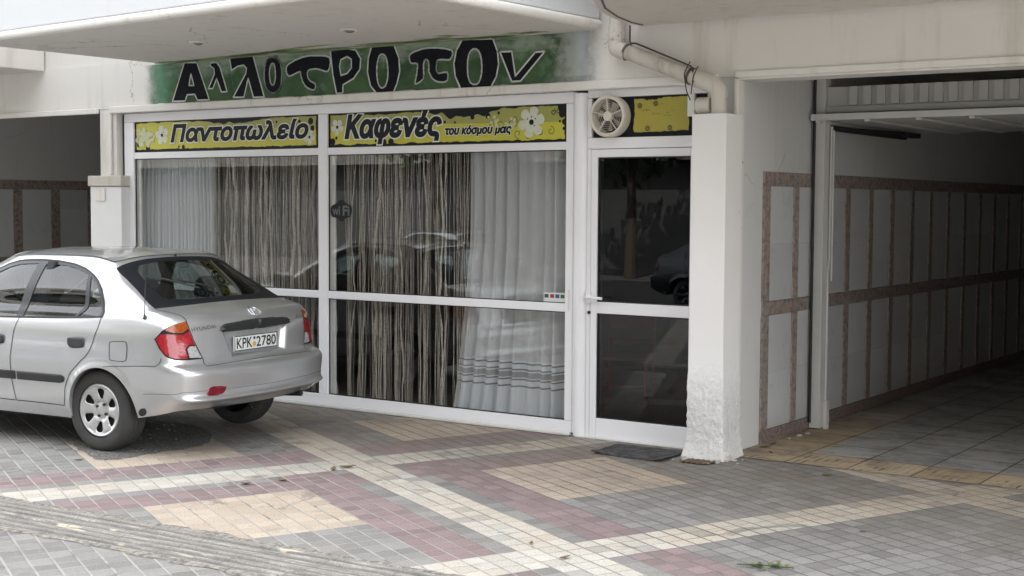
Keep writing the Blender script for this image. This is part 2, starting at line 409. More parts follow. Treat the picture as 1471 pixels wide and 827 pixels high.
    sandy = t.step(t.math('ADD', t.math('SUBTRACT', y, t.math('MULTIPLY', x, -.55)), t.math('MULTIPLY', n1, 1.6)), 5.6, 3.4)
    jc = t.mix(sandy, (.115, .105, .092), (.37, .355, .32))
    jc = t.mix(t.step(t.noise(5, 3), .55, .7), jc, (.12, .115, .10))
    j = OR(t.math('MULTIPLY', jq, t.math('ADD', .45, t.math('MULTIPLY', t.step(t.noise(2.2, 4, .7), .35, .6), .45))), t.math('MULTIPLY', jp, t.math('ADD', .35, t.math('MULTIPLY', t.step(t.noise(2.7, 4, .7), .4, .62), .4))))
    c = t.mix(j, c, jc)
    edge = t.math('MULTIPLY', t.step(eq, 0, .10), t.step(ep, 0, .10))
    h = t.math('ADD', t.math('MULTIPLY', edge, .8), t.math('ADD', t.math('MULTIPLY', n3, .22), t.math('ADD', t.math('MULTIPLY', rnd, .25), t.math('MULTIPLY', n2, .3))))
    return t.done(t.bsdf(c, t.math('ADD', .62, t.math('MULTIPLY', n2, .25)), 0, t.bump(h, .8, .008), spec=.3))
M['pavers'] = pavement_material()

t = NT('asphalt'); M['asphalt'] = t.done(t.bsdf(t.mix(t.noise(60, 4, .7), (.035, .035, .037), (.075, .074, .072)), .85, 0, t.bump(t.noise(140, 3), .4, .005)))
t = NT('kerb_concrete'); M['kerb'] = t.done(t.bsdf(t.mix(t.noise(12, 5, .7), (.26, .25, .24), (.40, .39, .37)), .8, 0, t.bump(t.noise(90, 3), .3, .004)))

structure(MB().quad((-150, -150, -.13), (150, -150, -.13), (150, 150, -.13), (-150, 150, -.13)).build('road', M['asphalt']))
b = MB(); b.box(-40, 40, -1.2, 30, -.128, 0); structure(b.build('pavement', M['pavers']))
b = MB()
for k in range(80): b.box(-40 + k + .004, -39 + k - .004, -1.38, -1.203, -.127, .008)
structure(b.build('kerb', M['kerb'], bevel=.012))

# passage floor: yellow ribbed border, then large worn slabs
def passage_floor_material():
    t = NT('passage_slabs'); x, y, z = t.sep(t.pos())
    X = t.math('DIVIDE', t.math('ADD', x, 4.19), .43); Y = t.math('DIVIDE', t.math('SUBTRACT', y, 9.10), .43)
    fx, fy = t.math('FRACT', X), t.math('FRACT', Y)
    wn_ = t.n.new('ShaderNodeTexWhiteNoise'); wn_.noise_dimensions = '2D'; t.put(wn_.inputs['Vector'], t.comb(t.math('FLOOR', X), t.math('FLOOR', Y), 0)); rnd = wn_.outputs['Value']
    n1 = t.noise(3.2, 6, .7); n2 = t.noise(30, 4, .7)
    slab = t.mix(rnd, (.28, .275, .262), (.36, .35, .33))
    yel = t.mix(rnd, (.36, .27, .165), (.43, .34, .23))
    border = t.math('MAXIMUM', t.math('LESS_THAN', y, 9.10), t.math('LESS_THAN', t.math('ADD', x, t.math('MULTIPLY', t.math('SUBTRACT', n1, .5), .06)), -3.72))
    fade = t.math('MULTIPLY', border, t.step(t.math('ADD', y, t.math('MULTIPLY', n1, 1.5)), 13.0, 10.3))
    c = t.mix(fade, slab, yel)
    c = t.mix(t.math('MULTIPLY', t.step(n1, .45, .65), .55), c, (.10, .095, .088))
    wear = t.noise(5, 6, .75, t.scale(t.pos(), (.8, 3.5, 1)))
    c = t.mix(t.math('MULTIPLY', t.step(wear, .55, .66), .7), c, (.045, .044, .042))
    ex = t.math('MINIMUM', fx, t.math('SUBTRACT', 1, fx)); ey = t.math('MINIMUM', fy, t.math('SUBTRACT', 1, fy))
    j = t.math('LESS_THAN', t.math('MINIMUM', ex, ey), t.math('ADD', .008, t.math('MULTIPLY', n1, .014)))
    c = t.mix(t.math('MULTIPLY', j, .85), c, (.035, .033, .03))
    rib = t.math('SINE', t.math('MULTIPLY', x, 2 * math.pi / .052))
    ribm = t.math('MULTIPLY', border, t.math('LESS_THAN', y, 9.10))
    c = t.mix(t.math('MULTIPLY', t.math('MULTIPLY', ribm, t.step(rib, -.3, -.9)), t.step(t.noise(4.2, 4, .6), .54, .62)), c, (.09, .08, .065))
    h = t.math('ADD', t.math('MULTIPLY', t.math('MULTIPLY', rib, ribm), .5), t.math('ADD', t.math('MULTIPLY', n2, .4), t.math('MULTIPLY', j, -1)))
    return t.done(t.bsdf(c, .7, 0, t.bump(h, .4, .006)))
M['slabs'] = passage_floor_material()
b = MB(); b.add([(-4.19, 8.665, .004), (-.95, 8.70, .004), (-.95, 26, .004), (-4.19, 26, .004)], [(0, 1, 2, 3)])
structure(b.build('passage_floor', M['slabs']))

# tactile guide path: worn ribbed tiles along the pavement, with crumbled edges
t = NT('tactile_tiles'); x, y, z = t.sep(t.pos())
n1 = t.noise(4, 6, .7); n2 = t.noise(40, 4, .7)
lane = t.noise(9, 6, .8, t.scale(t.pos(), (.4, 2.0, 1)))
c = t.mix(n1, (.19, .18, .165), (.28, .265, .24)); c = t.mix(t.step(lane, .50, .62), c, (.40, .375, .33)); c = t.mix(t.step(lane, .46, .36), c, (.105, .098, .09)); v_ = t.math('SUBTRACT', t.math('SUBTRACT', y, 4.94), t.math('MULTIPLY', t.math('ADD', x, 6.96), .052)); fr_ = t.math('FRACT', t.math('DIVIDE', t.math('ADD', t.math('ADD', v_, .485), t.math('MULTIPLY', t.math('SUBTRACT', t.noise(5, 5, .75), .5), .022)), .07))
c = t.mix(t.math('MULTIPLY', t.step(t.math('ABSOLUTE', t.math('SUBTRACT', fr_, .14)), .16, .05), .65), c, (.085, .08, .072)); c = t.mix(t.math('MULTIPLY', t.math('MULTIPLY', t.step(fr_, .86, .96), t.step(t.noise(3.3, 4, .7), .42, .55)), .7), c, (.50, .475, .43)); c = t.mix(t.math('MULTIPLY', t.step(t.noise(75, 4, .8), .42, .62), .6), c, (.12, .113, .10)); c = t.mix(t.math('MULTIPLY', t.step(t.noise(120, 2, .8), .58, .7), .5), c, (.50, .48, .44))
c = t.mix(t.math('MULTIPLY', t.step(t.noise(2.6, 3, .6, t.scale(t.pos(), (.5, 2.5, 1))), .60, .64), .75), c, (.58, .50, .38))
jx = t.math('FRACT', t.math('DIVIDE', x, .405))
c = t.mix(t.math('MULTIPLY', t.math('LESS_THAN', jx, .03), .5), c, (.09, .085, .08))
M['tactile'] = t.done(t.bsdf(c, .8, 0, t.bump(t.math('ADD', n2, n1), .5, .006)))
t = NT('crumbled_mortar'); n1 = t.noise(30, 6, .75)
M['mortar'] = t.done(t.bsdf(t.mix(t.step(n1, .35, .65), (.10, .095, .085), (.33, .31, .27)), .9, 0, t.bump(n1, .9, .01)))
def track_y(x): return 4.94 + (x + 6.96) * .052
b = MB(); nseg = 90; x0, x1 = -11.0, -3.2; mb2 = MB()
prof = [(-.53, .0)]; nr = 6; wid = .42
for k in range(nr):
    a = -.485 + wid * k / nr
    prof += [(a, .001), (a + .010, .001), (a + .018, .011), (a + .048, .012), (a + .056, .003)]
prof += [(-.045, .0)]
vs = []; fs = []
for i in range(nseg + 1):
    x = x0 + (x1 - x0) * i / nseg
    for a, h in prof:
        jit = mnoise.noise(Vector((x * 5, a * 30, 3))) * .004
        wear = min(1, max(0, .15 + 1.3 * mnoise.noise(Vector((x * 1.3, a * 6, 9)))))
        vs.append((x, track_y(x) + a + jit, .004 + h * (1 - wear)))
m = len(prof)
fs = [(i * m + k, (i + 1) * m + k, (i + 1) * m + k + 1, i * m + k + 1) for i in range(nseg) for k in range(m - 1)]
b.add(vs, fs); structure(b.build('tactile_path', M['tactile'], smooth=50))
b = MB()
for side, off in ((1, -.045), (-1, -.495)):
    vs = []; fs = []
    for i in range(361):
        x = x0 + (x1 - x0) * i / 360
        w = .035 + .075 * abs(mnoise.noise(Vector((x * 3.1, side, 0)))) + .03 * max(0, mnoise.noise(Vector((x * 17, side, 4))))
        hh = .007 + .006 * mnoise.noise(Vector((x * 21, side, 8)))
        y0 = track_y(x) + off
        vs += [(x, y0 - side * .012, .0045), (x, y0 + side * w * .4, hh), (x, y0 + side * w, .002)]
    fs = [(i * 3 + k, (i + 1) * 3 + k, (i + 1) * 3 + k + 1, i * 3 + k + 1) for i in range(360) for k in range(2)]
    b.add(vs, fs)
tag(b.build('mortar_edge', M['mortar'], smooth=60), 'crumbled grey mortar edging along both sides of the worn ribbed strip', 'mortar', kind='stuff')

# missing pavers by the rear wheel: rough dark bed
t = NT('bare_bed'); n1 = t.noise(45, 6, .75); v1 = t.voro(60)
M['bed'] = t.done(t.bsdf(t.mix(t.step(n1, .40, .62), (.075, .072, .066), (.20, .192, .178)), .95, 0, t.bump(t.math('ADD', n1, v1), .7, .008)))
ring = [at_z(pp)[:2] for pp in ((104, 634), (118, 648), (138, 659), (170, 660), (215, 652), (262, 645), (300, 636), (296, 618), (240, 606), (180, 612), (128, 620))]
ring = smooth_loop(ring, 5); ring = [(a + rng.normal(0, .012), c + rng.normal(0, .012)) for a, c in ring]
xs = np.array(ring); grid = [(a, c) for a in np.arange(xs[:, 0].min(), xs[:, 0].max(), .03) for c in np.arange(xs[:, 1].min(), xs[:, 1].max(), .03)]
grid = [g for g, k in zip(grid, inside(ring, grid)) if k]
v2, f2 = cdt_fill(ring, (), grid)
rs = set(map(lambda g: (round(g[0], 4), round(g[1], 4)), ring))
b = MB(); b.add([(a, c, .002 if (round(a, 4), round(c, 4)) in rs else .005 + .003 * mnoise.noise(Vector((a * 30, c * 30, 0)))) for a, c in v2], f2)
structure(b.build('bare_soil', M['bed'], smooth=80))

b = MB(); inr = [g for g in grid]
for k in range(45):
    gx, gy = inr[int(rng.integers(len(inr)))]; gx += rng.normal(0, .03); gy += rng.normal(0, .03); r = rng.uniform(.003, .009) * (1.8 if rng.random() < .06 else 1)
    n_ = 6; an = sorted(rng.uniform(0, 6.28, n_)); lo_ = [(gx + r * math.cos(a), gy + r * rng.uniform(.5, 1) * math.sin(a)) for a in an]
    b.prism(lo_, lambda a, c_, d: (a, c_, d), .004, .010 + r * .35)
t = NT('rubble'); isl = t.n.new('ShaderNodeNewGeometry').outputs['Random Per Island']
tag(b.build('rubble', t.done(t.bsdf(t.mix(isl, (.06, .056, .05), (.36, .34, .30)), .9))), 'loose dark rubble lying on the bare patch beside the rear wheel', 'rubble', kind='stuff')

# ================================================================== BUILDING
YW = 8.70      # plane of the outer wall
YS = 8.76      # plane of the shopfront frame
BLD = thing('apartment_building', 'white apartment building with shopfront under a balcony slab and open passages', 'building', (-6.0, 8.9, 0))
# front wall with its openings
b = MB()
b.box(-10.545, -4.14, YW, 8.95, 2.60, 3.02)                 # above the shopfront (mural band)
b.box(-12.9, -10.545, YW, 8.95, 2.60, 3.02)                 # above the left opening
b.box(-4.14, -.95, YW, 8.95, 2.60, 3.02)                    # above the passage
b.box(-.95, 3.5, YW, 8.95, 0, 3.02)                         # right of the passage
b.box(-15.8, -12.9, YW, 8.95, 2.60, 3.02)
b.box(-17.5, -15.8, YW, 8.95, 0, 3.02)
b.box(-17.5, 3.5, YW + .012, 8.95, 3.022, 4.3)              # band above the groove
b.build('front_wall', M['plaster'], BLD)
b = MB(); b.box(-17.5, 3.5, 8.96, 24, 3.3, 25)  # unseen mass, made tall enough to keep the sun off the street
b.build('upper_storeys', M['plaster'], BLD)
# mouldings round the openings
b = MB()
b.box(-10.62, -4.30, YW - .028, YW + .055, 2.5575, 2.6215)
b.box(-4.165, -.95, YW - .030, YW - .002, 2.588, 2.632)
b.box(-15.8, -10.78, YW - .028, YW - .002, 2.560, 2.612)
b.box(-10.62, -10.59, YW - .028, YW - .002, 1.98, 2.557)
b.box(-4.185, -4.150, YW + .004, YW + .11, 0, 2.588)
b.box(-4.15, -.95, YW + .003, 8.95, 2.575, 2.598)
b.build('opening_moulding', M['trim'], BLD, bevel=.008)
# pillar left of the shopfront
b = MB(); b.box(-10.78, -10.545, YW + .002, 9.25, 0, 2.598)
pil = b.build('left_pillar', M['plaster'], BLD, bevel=.006)
b = MB(); b.box(-10.885, -10.44, YW - .035, 9.2, 0, 1.872)
b.build('pillar_cladding', simple('white_cladding', (.70, .70, .69), .4, var=.05), pil, bevel=.004)
b = MB(); b.box(-10.90, -10.425, YW - .055, 9.22, 1.875, 1.975)
b.build('stone_cap', M['cap'], pil, bevel=.008)
b = MB(); b.box(-10.80, -10.665, YW - .047, YW - .036, 1.735, 1.855)
b.build('switch_box', M['trim'], pil, bevel=.006)
# square column by the door: lower part thick with flaking paint
def column_mesh():
    x0, x1, y0, y1, H = -4.385, -4.130, 8.485, 8.735, 2.338
    b = MB(); per = []
    for k in range(34): per.append((x0 + (x1 - x0) * k / 34, y0, 0, -1))
    for k in range(34): per.append((x1, y0 + (y1 - y0) * k / 34, 1, 0))
    for k in range(12): per.append((x1 - (x1 - x0) * k / 12, y1, 0, 1))
    for k in range(12): per.append((x0, y1 - (y1 - y0) * k / 12, -1, 0))
    zs = [0, .012] + [.03 + .0135 * k for k in range(56)] + list(np.linspace(.82, H - .006, 26)) + [H]
    n = len(per); vs = []
    for z in zs:
        for i, (x, y, nx, ny) in enumerate(per):
            p_ = per[i - 1]
            if (nx, ny) != (p_[2], p_[3]): nx, ny = (nx + p_[2]) * .75, (ny + p_[3]) * .75
            low = max(0, min(1, (.80 - z) / .45)); low = low * low * (3 - 2 * low)
            e = Vector((x * 7, y * 7, z * 5)); e2 = Vector((x * 30, y * 30, z * 14)); e3 = Vector((x * 75, y * 75, z * 34))
            d = low * (.012 + .006 * mnoise.noise(e) + .007 * abs(mnoise.noise(e2)) + .007 * mnoise.noise(e3)) + .0012 * mnoise.noise(Vector((x * 12, y * 12, z * 9)))
            d += .03 * max(0, (.16 - z) / .16) ** 1.5
            vs.append((x + nx * d, y + ny * d, z))
    fs = [(j * n + i, j * n + (i + 1) % n, (j + 1) * n + (i + 1) % n, (j + 1) * n + i) for j in range(len(zs) - 1) for i in range(n)]
    fs += [tuple((len(zs) - 1) * n + i for i in range(n))]
    b.add(vs, fs); return b
t = NT('flaking_white_paint'); x, y, z = t.sep(t.pos())
low = t.step(z, .78, .30); crk = t.voro(26, t.scale(t.pos(), (1, 1, .45)), 'DISTANCE_TO_EDGE'); n1 = t.noise(24, 6, .7, t.scale(t.pos(), (1, 1, .6)), dist=1.5)
lines = t.math('MULTIPLY', t.step(t.math('ABSOLUTE', t.math('SUBTRACT', n1, .5)), .035, .0), low)
c = t.mix(t.noise(2.5, 4), (.78, .77, .76), (.84, .83, .82))
c = t.mix(t.math('MULTIPLY', lines, .42), c, (.46, .44, .40))
c = t.mix(t.math('MULTIPLY', t.math('MULTIPLY', t.step(t.noise(5, 4), .55, .7), t.step(z, .25, .02)), .6), c, (.62, .55, .40))
c = t.mix(t.math('MULTIPLY', t.step(t.noise(11, 5, .7), .68, .72), .5), c, (.50, .48, .45))
hh = t.math('MULTIPLY', t.math('ADD', n1, t.math('MULTIPLY', t.noise(42, 5, .7), .6)), t.math('ADD', .06, low))
M['flaking'] = t.done(t.bsdf(c, .55, 0, t.bump(hh, 1.0, .016)))
column_mesh().build('square_column', M['flaking'], BLD, smooth=48)

# balcony slab over the shop: soffit, round rim, parapet
def inset(poly, d):
    n = len(poly); out = []
    for i in range(n):
        a, p_, c_ = (np.array(poly[(i + k - 1) % n], float) for k in range(3))
        e1 = (p_ - a) / np.linalg.norm(p_ - a); e2 = (c_ - p_) / np.linalg.norm(c_ - p_)
        n1 = np.array([-e1[1], e1[0]]); n2 = np.array([-e2[1], e2[0]]); bis = n1 + n2
        out.append(tuple(p_ + bis * d / (1 + n1 @ n2)))
    return out
flat = lambda a, c, d: (a, c, d)
def balcony(poly, name, soffit_z, par_poly):
    b = MB(); b.prism(inset(poly, .035), flat, soffit_z, soffit_z + .12); s_ = b.build(name, M['soffit'], BLD)
    # rim: half-round nosing following the free edge
    b = MB(); path = [(a, c, soffit_z + .035) for a, c in inset(poly, .03)[:-1 if par_poly else None]]
    path = [(a, c, soffit_z + .036) for a, c in inset(poly, .03)]
    b.tube(path[:4], .034, 12); b.build('rim', M['trim'], s_, smooth=60)
    b = MB(); b.prism(inset(poly, .022), flat, soffit_z + .072, soffit_z + 1.15)
    b.build('parapet', M['parapet'], s_, bevel=.01)
    return s_
left_poly = [(-9.92, 8.697), (-9.99, 6.78), (-5.335, 6.40), (-5.215, 8.697)]
balcony(left_poly, 'balcony', 2.985, True)
arc = [(-4.935, 8.697), (-4.925, 8.42), (-4.86, 8.12), (-4.72, 7.72), (-4.50, 7.30), (-4.20, 6.95), (-3.8, 6.65), (-3.3, 6.5), (3.4, 6.3), (3.4, 8.697)]
b = MB(); b.prism(inset(arc, .035), flat, 2.985, 3.10); s2 = b.build('balcony', M['soffit'], BLD)
b = MB(); b.tube([(a, c, 3.018) for a, c in inset(arc, .03)[:9]], .030, 12); b.build('rim', M['trim'], s2, smooth=60)
b = MB(); b.tube([(a, c, 2.985) for a, c in inset(arc, .085)[:9]], .008, 6); b.build('drip_groove', simple('groove_dark', (.12, .105, .085), .9), s2)  # thin dark tube drawn along the soffit edge as the groove line
b = MB(); b.prism(inset(arc, .05), flat, 3.06, 4.1); b.build('parapet', M['parapet'], s2)
b = MB(); b.box(-17.4, -11.59, 6.9, 8.695, 3.0, 3.30); s3 = b.build('balcony', M['soffit'], BLD, bevel=.01)
b = MB(); b.box(-17.4, -11.62, 6.93, 8.69, 3.305, 4.2); b.build('parapet', M['parapet'], s3)

# right passage: walls, stone strips, tiles, ceiling
XP = -4.19
b = MB()
b.box(-4.40, XP, 8.74, 26, 0, 3.29)
pw = b.build('passage_wall', M['passage'], BLD)
b = MB(); b.box(-.95, -.70, 8.96, 26, 0, 3.29)
b.box(-4.19, -.95, 25.9, 26.2, 0, 3.29)
b.box(-4.19, -.95, 8.96, 26, 3.0, 3.28)
b.build('passage_vault', plaster('passage_ceiling_paint', (.55, .55, .54), amt=.3), BLD)
b = MB()
b.box(XP, XP + .014, 9.205, 25.9, 1.866, 1.968)
b.box(XP, XP + .014, 9.215, 25.9, .930, 1.032)
b.box(XP, XP + .014, 9.205, 9.325, .101, .928); b.box(XP, XP + .014, 9.205, 9.325, 1.034, 1.864)
k = 0; y = 9.742
while y < 25.5:
    b.box(XP, XP + .014, y, y + .098, .101, .928); b.box(XP, XP + .014, y, y + .098, 1.034, 1.864); y += .5235
b.build('stone_strips', M['granite'], pw, bevel=.004)
b = MB(); b.box(XP, XP + .016, 9.205, 25.9, 0, .098); b.build('stone_skirting', M['granite2'], pw, bevel=.003)
b = MB(); y = 9.328
first = True
while y < 25:
    y1 = 9.739 if first else y + .4195
    for z0, z1 in ((.1015, .513), (.5165, .9275), (1.0345, 1.446), (1.4495, 1.8635)): b.box(XP, XP + .006, y, y1, z0, z1)
    y = y1 + .104; first = False
b.build('wall_tiles', M['tile'], pw, bevel=.0015)

# left passage, with the same strips far back
XL = -15.3
b = MB(); b.box(-15.7, XL, 8.96, 20, 0, 3.2); b.box(XL, -10.79, 19.8, 20.1, 0, 3.2); b.box(XL, -10.79, 8.96, 20, 2.95, 3.2)
b.box(-10.79, -10.55, 9.26, 20, 0, 3.2)
lw = b.build('passage_wall', M['passage'], BLD)
b = MB(); b.box(XL, XL + .014, 9.0, 19.7, 1.886, 2.004); b.box(XL, XL + .014, 9.0, 19.7, .93, 1.03)
y = 9.25
while y < 19.5:
    b.box(XL, XL + .014, y, y + .128, .101, .928); b.box(XL, XL + .014, y, y + .128, 1.034, 1.884); y += .575
b.build('stone_strips', M['granite'], lw)
b = MB(); y = 9.383
while y < 19:
    for z0, z1 in ((.1, .513), (.5165, .9275), (1.0345, 1.63), (1.634, 1.883)): b.box(XL, XL + .006, y, y + .438, z0, z1)
    y += .575
b.build('wall_tiles', M['tile'], lw)

# shop room behind the glass
b = MB()
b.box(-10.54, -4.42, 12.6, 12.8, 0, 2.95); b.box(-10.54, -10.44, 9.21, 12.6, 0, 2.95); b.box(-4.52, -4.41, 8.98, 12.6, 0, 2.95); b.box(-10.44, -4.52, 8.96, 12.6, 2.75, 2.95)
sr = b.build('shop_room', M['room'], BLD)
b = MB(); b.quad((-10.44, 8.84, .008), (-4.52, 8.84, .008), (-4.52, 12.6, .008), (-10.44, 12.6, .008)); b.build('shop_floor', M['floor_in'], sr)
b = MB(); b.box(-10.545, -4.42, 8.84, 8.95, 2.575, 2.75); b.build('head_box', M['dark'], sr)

# ================================================================== SHOPFRONT
SF = thing('shopfront', 'white aluminium shopfront with two wide glazed bays behind the silver car', 'shopfront', (-8, YS, 0))
yf, yb = YS, YS + .07
b = MB()
b.box(-10.505, -5.505, yf, yb, 2.474, 2.556)
b.box(-10.505, -10.374, yf, yb, .107, 2.472)
b.box(-10.505, -5.505, yf, yb, .018, .105)
b.box(-8.046, -7.945, yf, yb, .107, 2.472)
b.box(-5.570, -5.505, yf, yb, .107, 2.472)
for x0, x1 in ((-10.372, -8.048), (-7.943, -5.572)):
    b.box(x0, x1, yf + .002, yb, 2.131, 2.190); b.box(x0, x1, yf + .002, yb, .923, .986)
b.build('frame', M['alu'], SF, bevel=.004)
b = MB()
b.box(-10.535, -10.508, yf + .01, yb, .02, 2.55)
for x0, x1 in ((-10.374, -8.046), (-7.945, -5.570)):
    for z0, z1 in ((.107, .923), (.986, 2.131), (2.190, 2.474)):
        for (a, c_, d, e) in ((x0, x1, z0, z0 + .007), (x0, x1, z1 - .007, z1), (x0, x0 + .007, z0 + .008, z1 - .008), (x1 - .007, x1, z0 + .008, z1 - .008)):
            b.box(a, c_, yf + .018, yf + .030, d, e)
b.build('gasket', M['gasket'], SF)
b = MB(); b.box(-10.52, -5.50, yf - .055, yf - .003, .004, .012); b.box(-10.52, -5.50, yf - .03, yf - .018, .013, .03); b.box(-10.52, -5.50, yf - .058, yf - .05, .013, .022)
b.build('floor_rail', M['alu_dirty'], SF, bevel=.002)
for x0, x1 in ((-10.372, -8.048), (-7.943, -5.572)):
    for z0, z1 in ((.109, .921), (.988, 2.129)):
        b = MB(); b.box(x0, x1, yf + .022, yf + .028, z0, z1); b.build('pane', M['glass'], SF)
        b = MB(); b.box(x0 + .008, x0 + .045, yf + .045, yf + .06, z0, z1); b.build('inner_stile', M['alu_dirty'], SF)
b = MB(); b.box(-5.542, -5.530, yf - .006, yf - .001, .93, 1.09); b.build('flush_pull', M['alu_dirty'], SF, bevel=.002)
# round post between the bays and the door
b = MB(); b.lathe([(.001, 0), (.052, 0), (.052, 2.54), (.001, 2.54)], (-5.438, YS + .012, .002), (0, 0, 1), 28)
b.box(-5.503, -5.486, yf + .004, yb, .02, 2.55)
b.build('round_post', M['alu'], SF, smooth=40)

DR = thing('shop_door', 'white aluminium door with two dark glass panes beside the square column', 'door', (-4.9, YS, 0))
b = MB()
b.box(-5.384, -4.40, yf, yb, 2.132, 2.212); b.box(-5.384, -4.40, yf, yb, 2.503, 2.56); b.box(-5.384, -5.350, yf, yb, .0, 2.130); b.box(-5.384, -5.350, yf, yb, 2.214, 2.501)
b.box(-4.565, -4.51, yf - .004, yb, 2.345, 2.57)
b.build('door_frame', M['alu'], DR, bevel=.004)
b = MB(); L0, L1 = -5.345, -4.40
b.box(L0, L0 + .052, yf - .006, yb - .02, .006, 2.128); b.box(-4.532, L1, yf - .006, yb - .02, .006, 2.128)
b.box(L0 + .0525, -4.5325, yf - .004, yb - .02, 2.070, 2.128); b.box(L0 + .0525, -4.5325, yf - .004, yb - .02, .927, 1.011); b.box(L0 + .0525, -4.5325, yf - .004, yb - .02, .006, .150)
leaf = b.build('door_leaf', M['alu'], DR, bevel=.004)
for z0, z1 in ((.152, .925), (1.013, 2.068)):
    b = MB(); b.box(L0 + .054, -4.534, yf + .016, yf + .022, z0, z1); b.build('pane', M['door_glass'], leaf)
    b = MB(); x0, x1 = L0 + .053, -4.533
    for (a, c_, d, e) in ((x0, x1, z0 - .001, z0 + .007), (x0, x1, z1 - .007, z1 + .001), (x0, x0 + .007, z0 + .008, z1 - .008), (x1 - .007, x1, z0 + .008, z1 - .008)):
        b.box(a, c_, yf + .006, yf + .0155, d, e)
    b.build('gasket', M['gasket'], leaf)
    b = MB(); b.box(L0 + .064, L0 + .078, yf + .03, yf + .04, z0, z1); b.build('inner_stile', M['metal'], leaf)
b = MB(); b.box(-5.375, -5.335, yf - .022, yf - .007, 1.00, 1.085); b.tube([(-5.352, yf - .01, 1.045), (-5.352, yf - .055, 1.045), (-5.335, yf - .062, 1.044), (-5.215, yf - .060, 1.040)], .011, 10)
b.build('handle', M['alu'], leaf, smooth=40)
b = MB(); b.lathe([(.001, 0), (.012, 0), (.012, .012), (.001, .012)], (-5.352, yf - .018, .93), (0, 1, 0), 14); b.build('keyhole', M['gasket'], leaf)
b = MB(); b.box(-5.40, -4.40, yf - .03, yf + .06, .0005, .0055); b.build('threshold', M['alu_dirty'], DR)

# ================================================================== PAINTED MURAL OVER THE SHOPFRONT
def px_wall(ox, oy, s, pts, y): 
    out = []
    for a, c in pts:
        w = at_y((ox + a / s, oy + c / s), y); out.append((w[0], w[2]))
    return out
YM = YW - .004
MU = thing('painted_sign', 'green spray-painted shop name in black letters along the wall under the balcony', 'sign', (-7.6, YM, 2.8))
t = NT('green_spray_paint'); x, y, z = t.sep(t.pos())
n1 = t.noise(2.6, 5, .65, dist=.6); n2 = t.noise(7, 5, .7); n3 = t.noise(4.5, 5, .6, t.scale(t.pos(), (.5, 1, 2.5)))
c = t.mix(t.step(n1, .40, .62), (.034, .078, .032), (.064, .132, .050))
up = t.step(t.math('ADD', z, t.math('MULTIPLY', t.math('SUBTRACT', n2, .5), .34)), 2.80, 2.95)
c = t.mix(t.math('MULTIPLY', up, t.step(n3, .34, .54)), c, (.26, .33, .25))
c = t.mix(t.math('MULTIPLY', t.step(t.noise(5.5, 4, .6), .56, .70), .7), c, (.12, .21, .13))
left = t.step(t.math('ADD', x, t.math('MULTIPLY', t.math('SUBTRACT', n2, .5), .55)), -9.62, -10.06)
c = t.mix(t.math('MULTIPLY', left, t.step(n1, .30, .55)), c, (.11, .27, .17))
right = t.step(t.math('ADD', x, t.math('MULTIPLY', t.math('SUBTRACT', n2, .5), .5)), -5.72, -5.48)
c = t.mix(right, c, t.mix(t.step(x, -5.5, -5.38), (.36, .40, .36), (.50, .54, .58)))
lowr = t.math('MULTIPLY', t.math('LESS_THAN', z, 2.665), t.step(n2, .40, .55))
c = t.mix(t.math('MULTIPLY', lowr, .4), c, (.05, .10, .06))
# feathered edges of the spray
def edge(v, a, b_, amp): return t.step(t.math('ADD', v, t.math('MULTIPLY', t.math('SUBTRACT', t.noise(6, 4, .6), .5), amp)), a, b_)
al = t.math('MULTIPLY', edge(x, -10.16, -9.90, .22), edge(x, -5.22, -5.45, .22))
al = t.math('MULTIPLY', al, edge(z, 2.622, 2.632, .03))
tr_ = t.n.new('ShaderNodeBsdfTransparent'); mx = t.n.new('ShaderNodeMixShader'); t.l.new(al, mx.inputs[0]); t.l.new(tr_.outputs[0], mx.inputs[1])
t.l.new(t.bsdf(c, .8, 0, t.bump(t.noise(120, 4), .15, .003)), mx.inputs[2])
M['green'] = t.done(mx.outputs[0])
b = MB(); b.quad((-10.2, YM, 2.6225), (-5.2, YM, 2.6225), (-5.2, YM, 2.984), (-10.2, YM, 2.984)); b.build('green_paint', M['green'], MU)
def ellipse(cx_, cy_, rx, ry, n=22, p=2.3):
    out = []
    for k in range(n):
        a = 2 * math.pi * k / n; ca, sa = math.cos(a), math.sin(a)
        out.append((cx_ + rx * math.copysign(abs(ca) ** (2 / p), ca), cy_ + ry * math.copysign(abs(sa) ** (2 / p), sa)))
    return out
c5 = (200, 40, 4.593); c6 = (480, 30, 3.871)
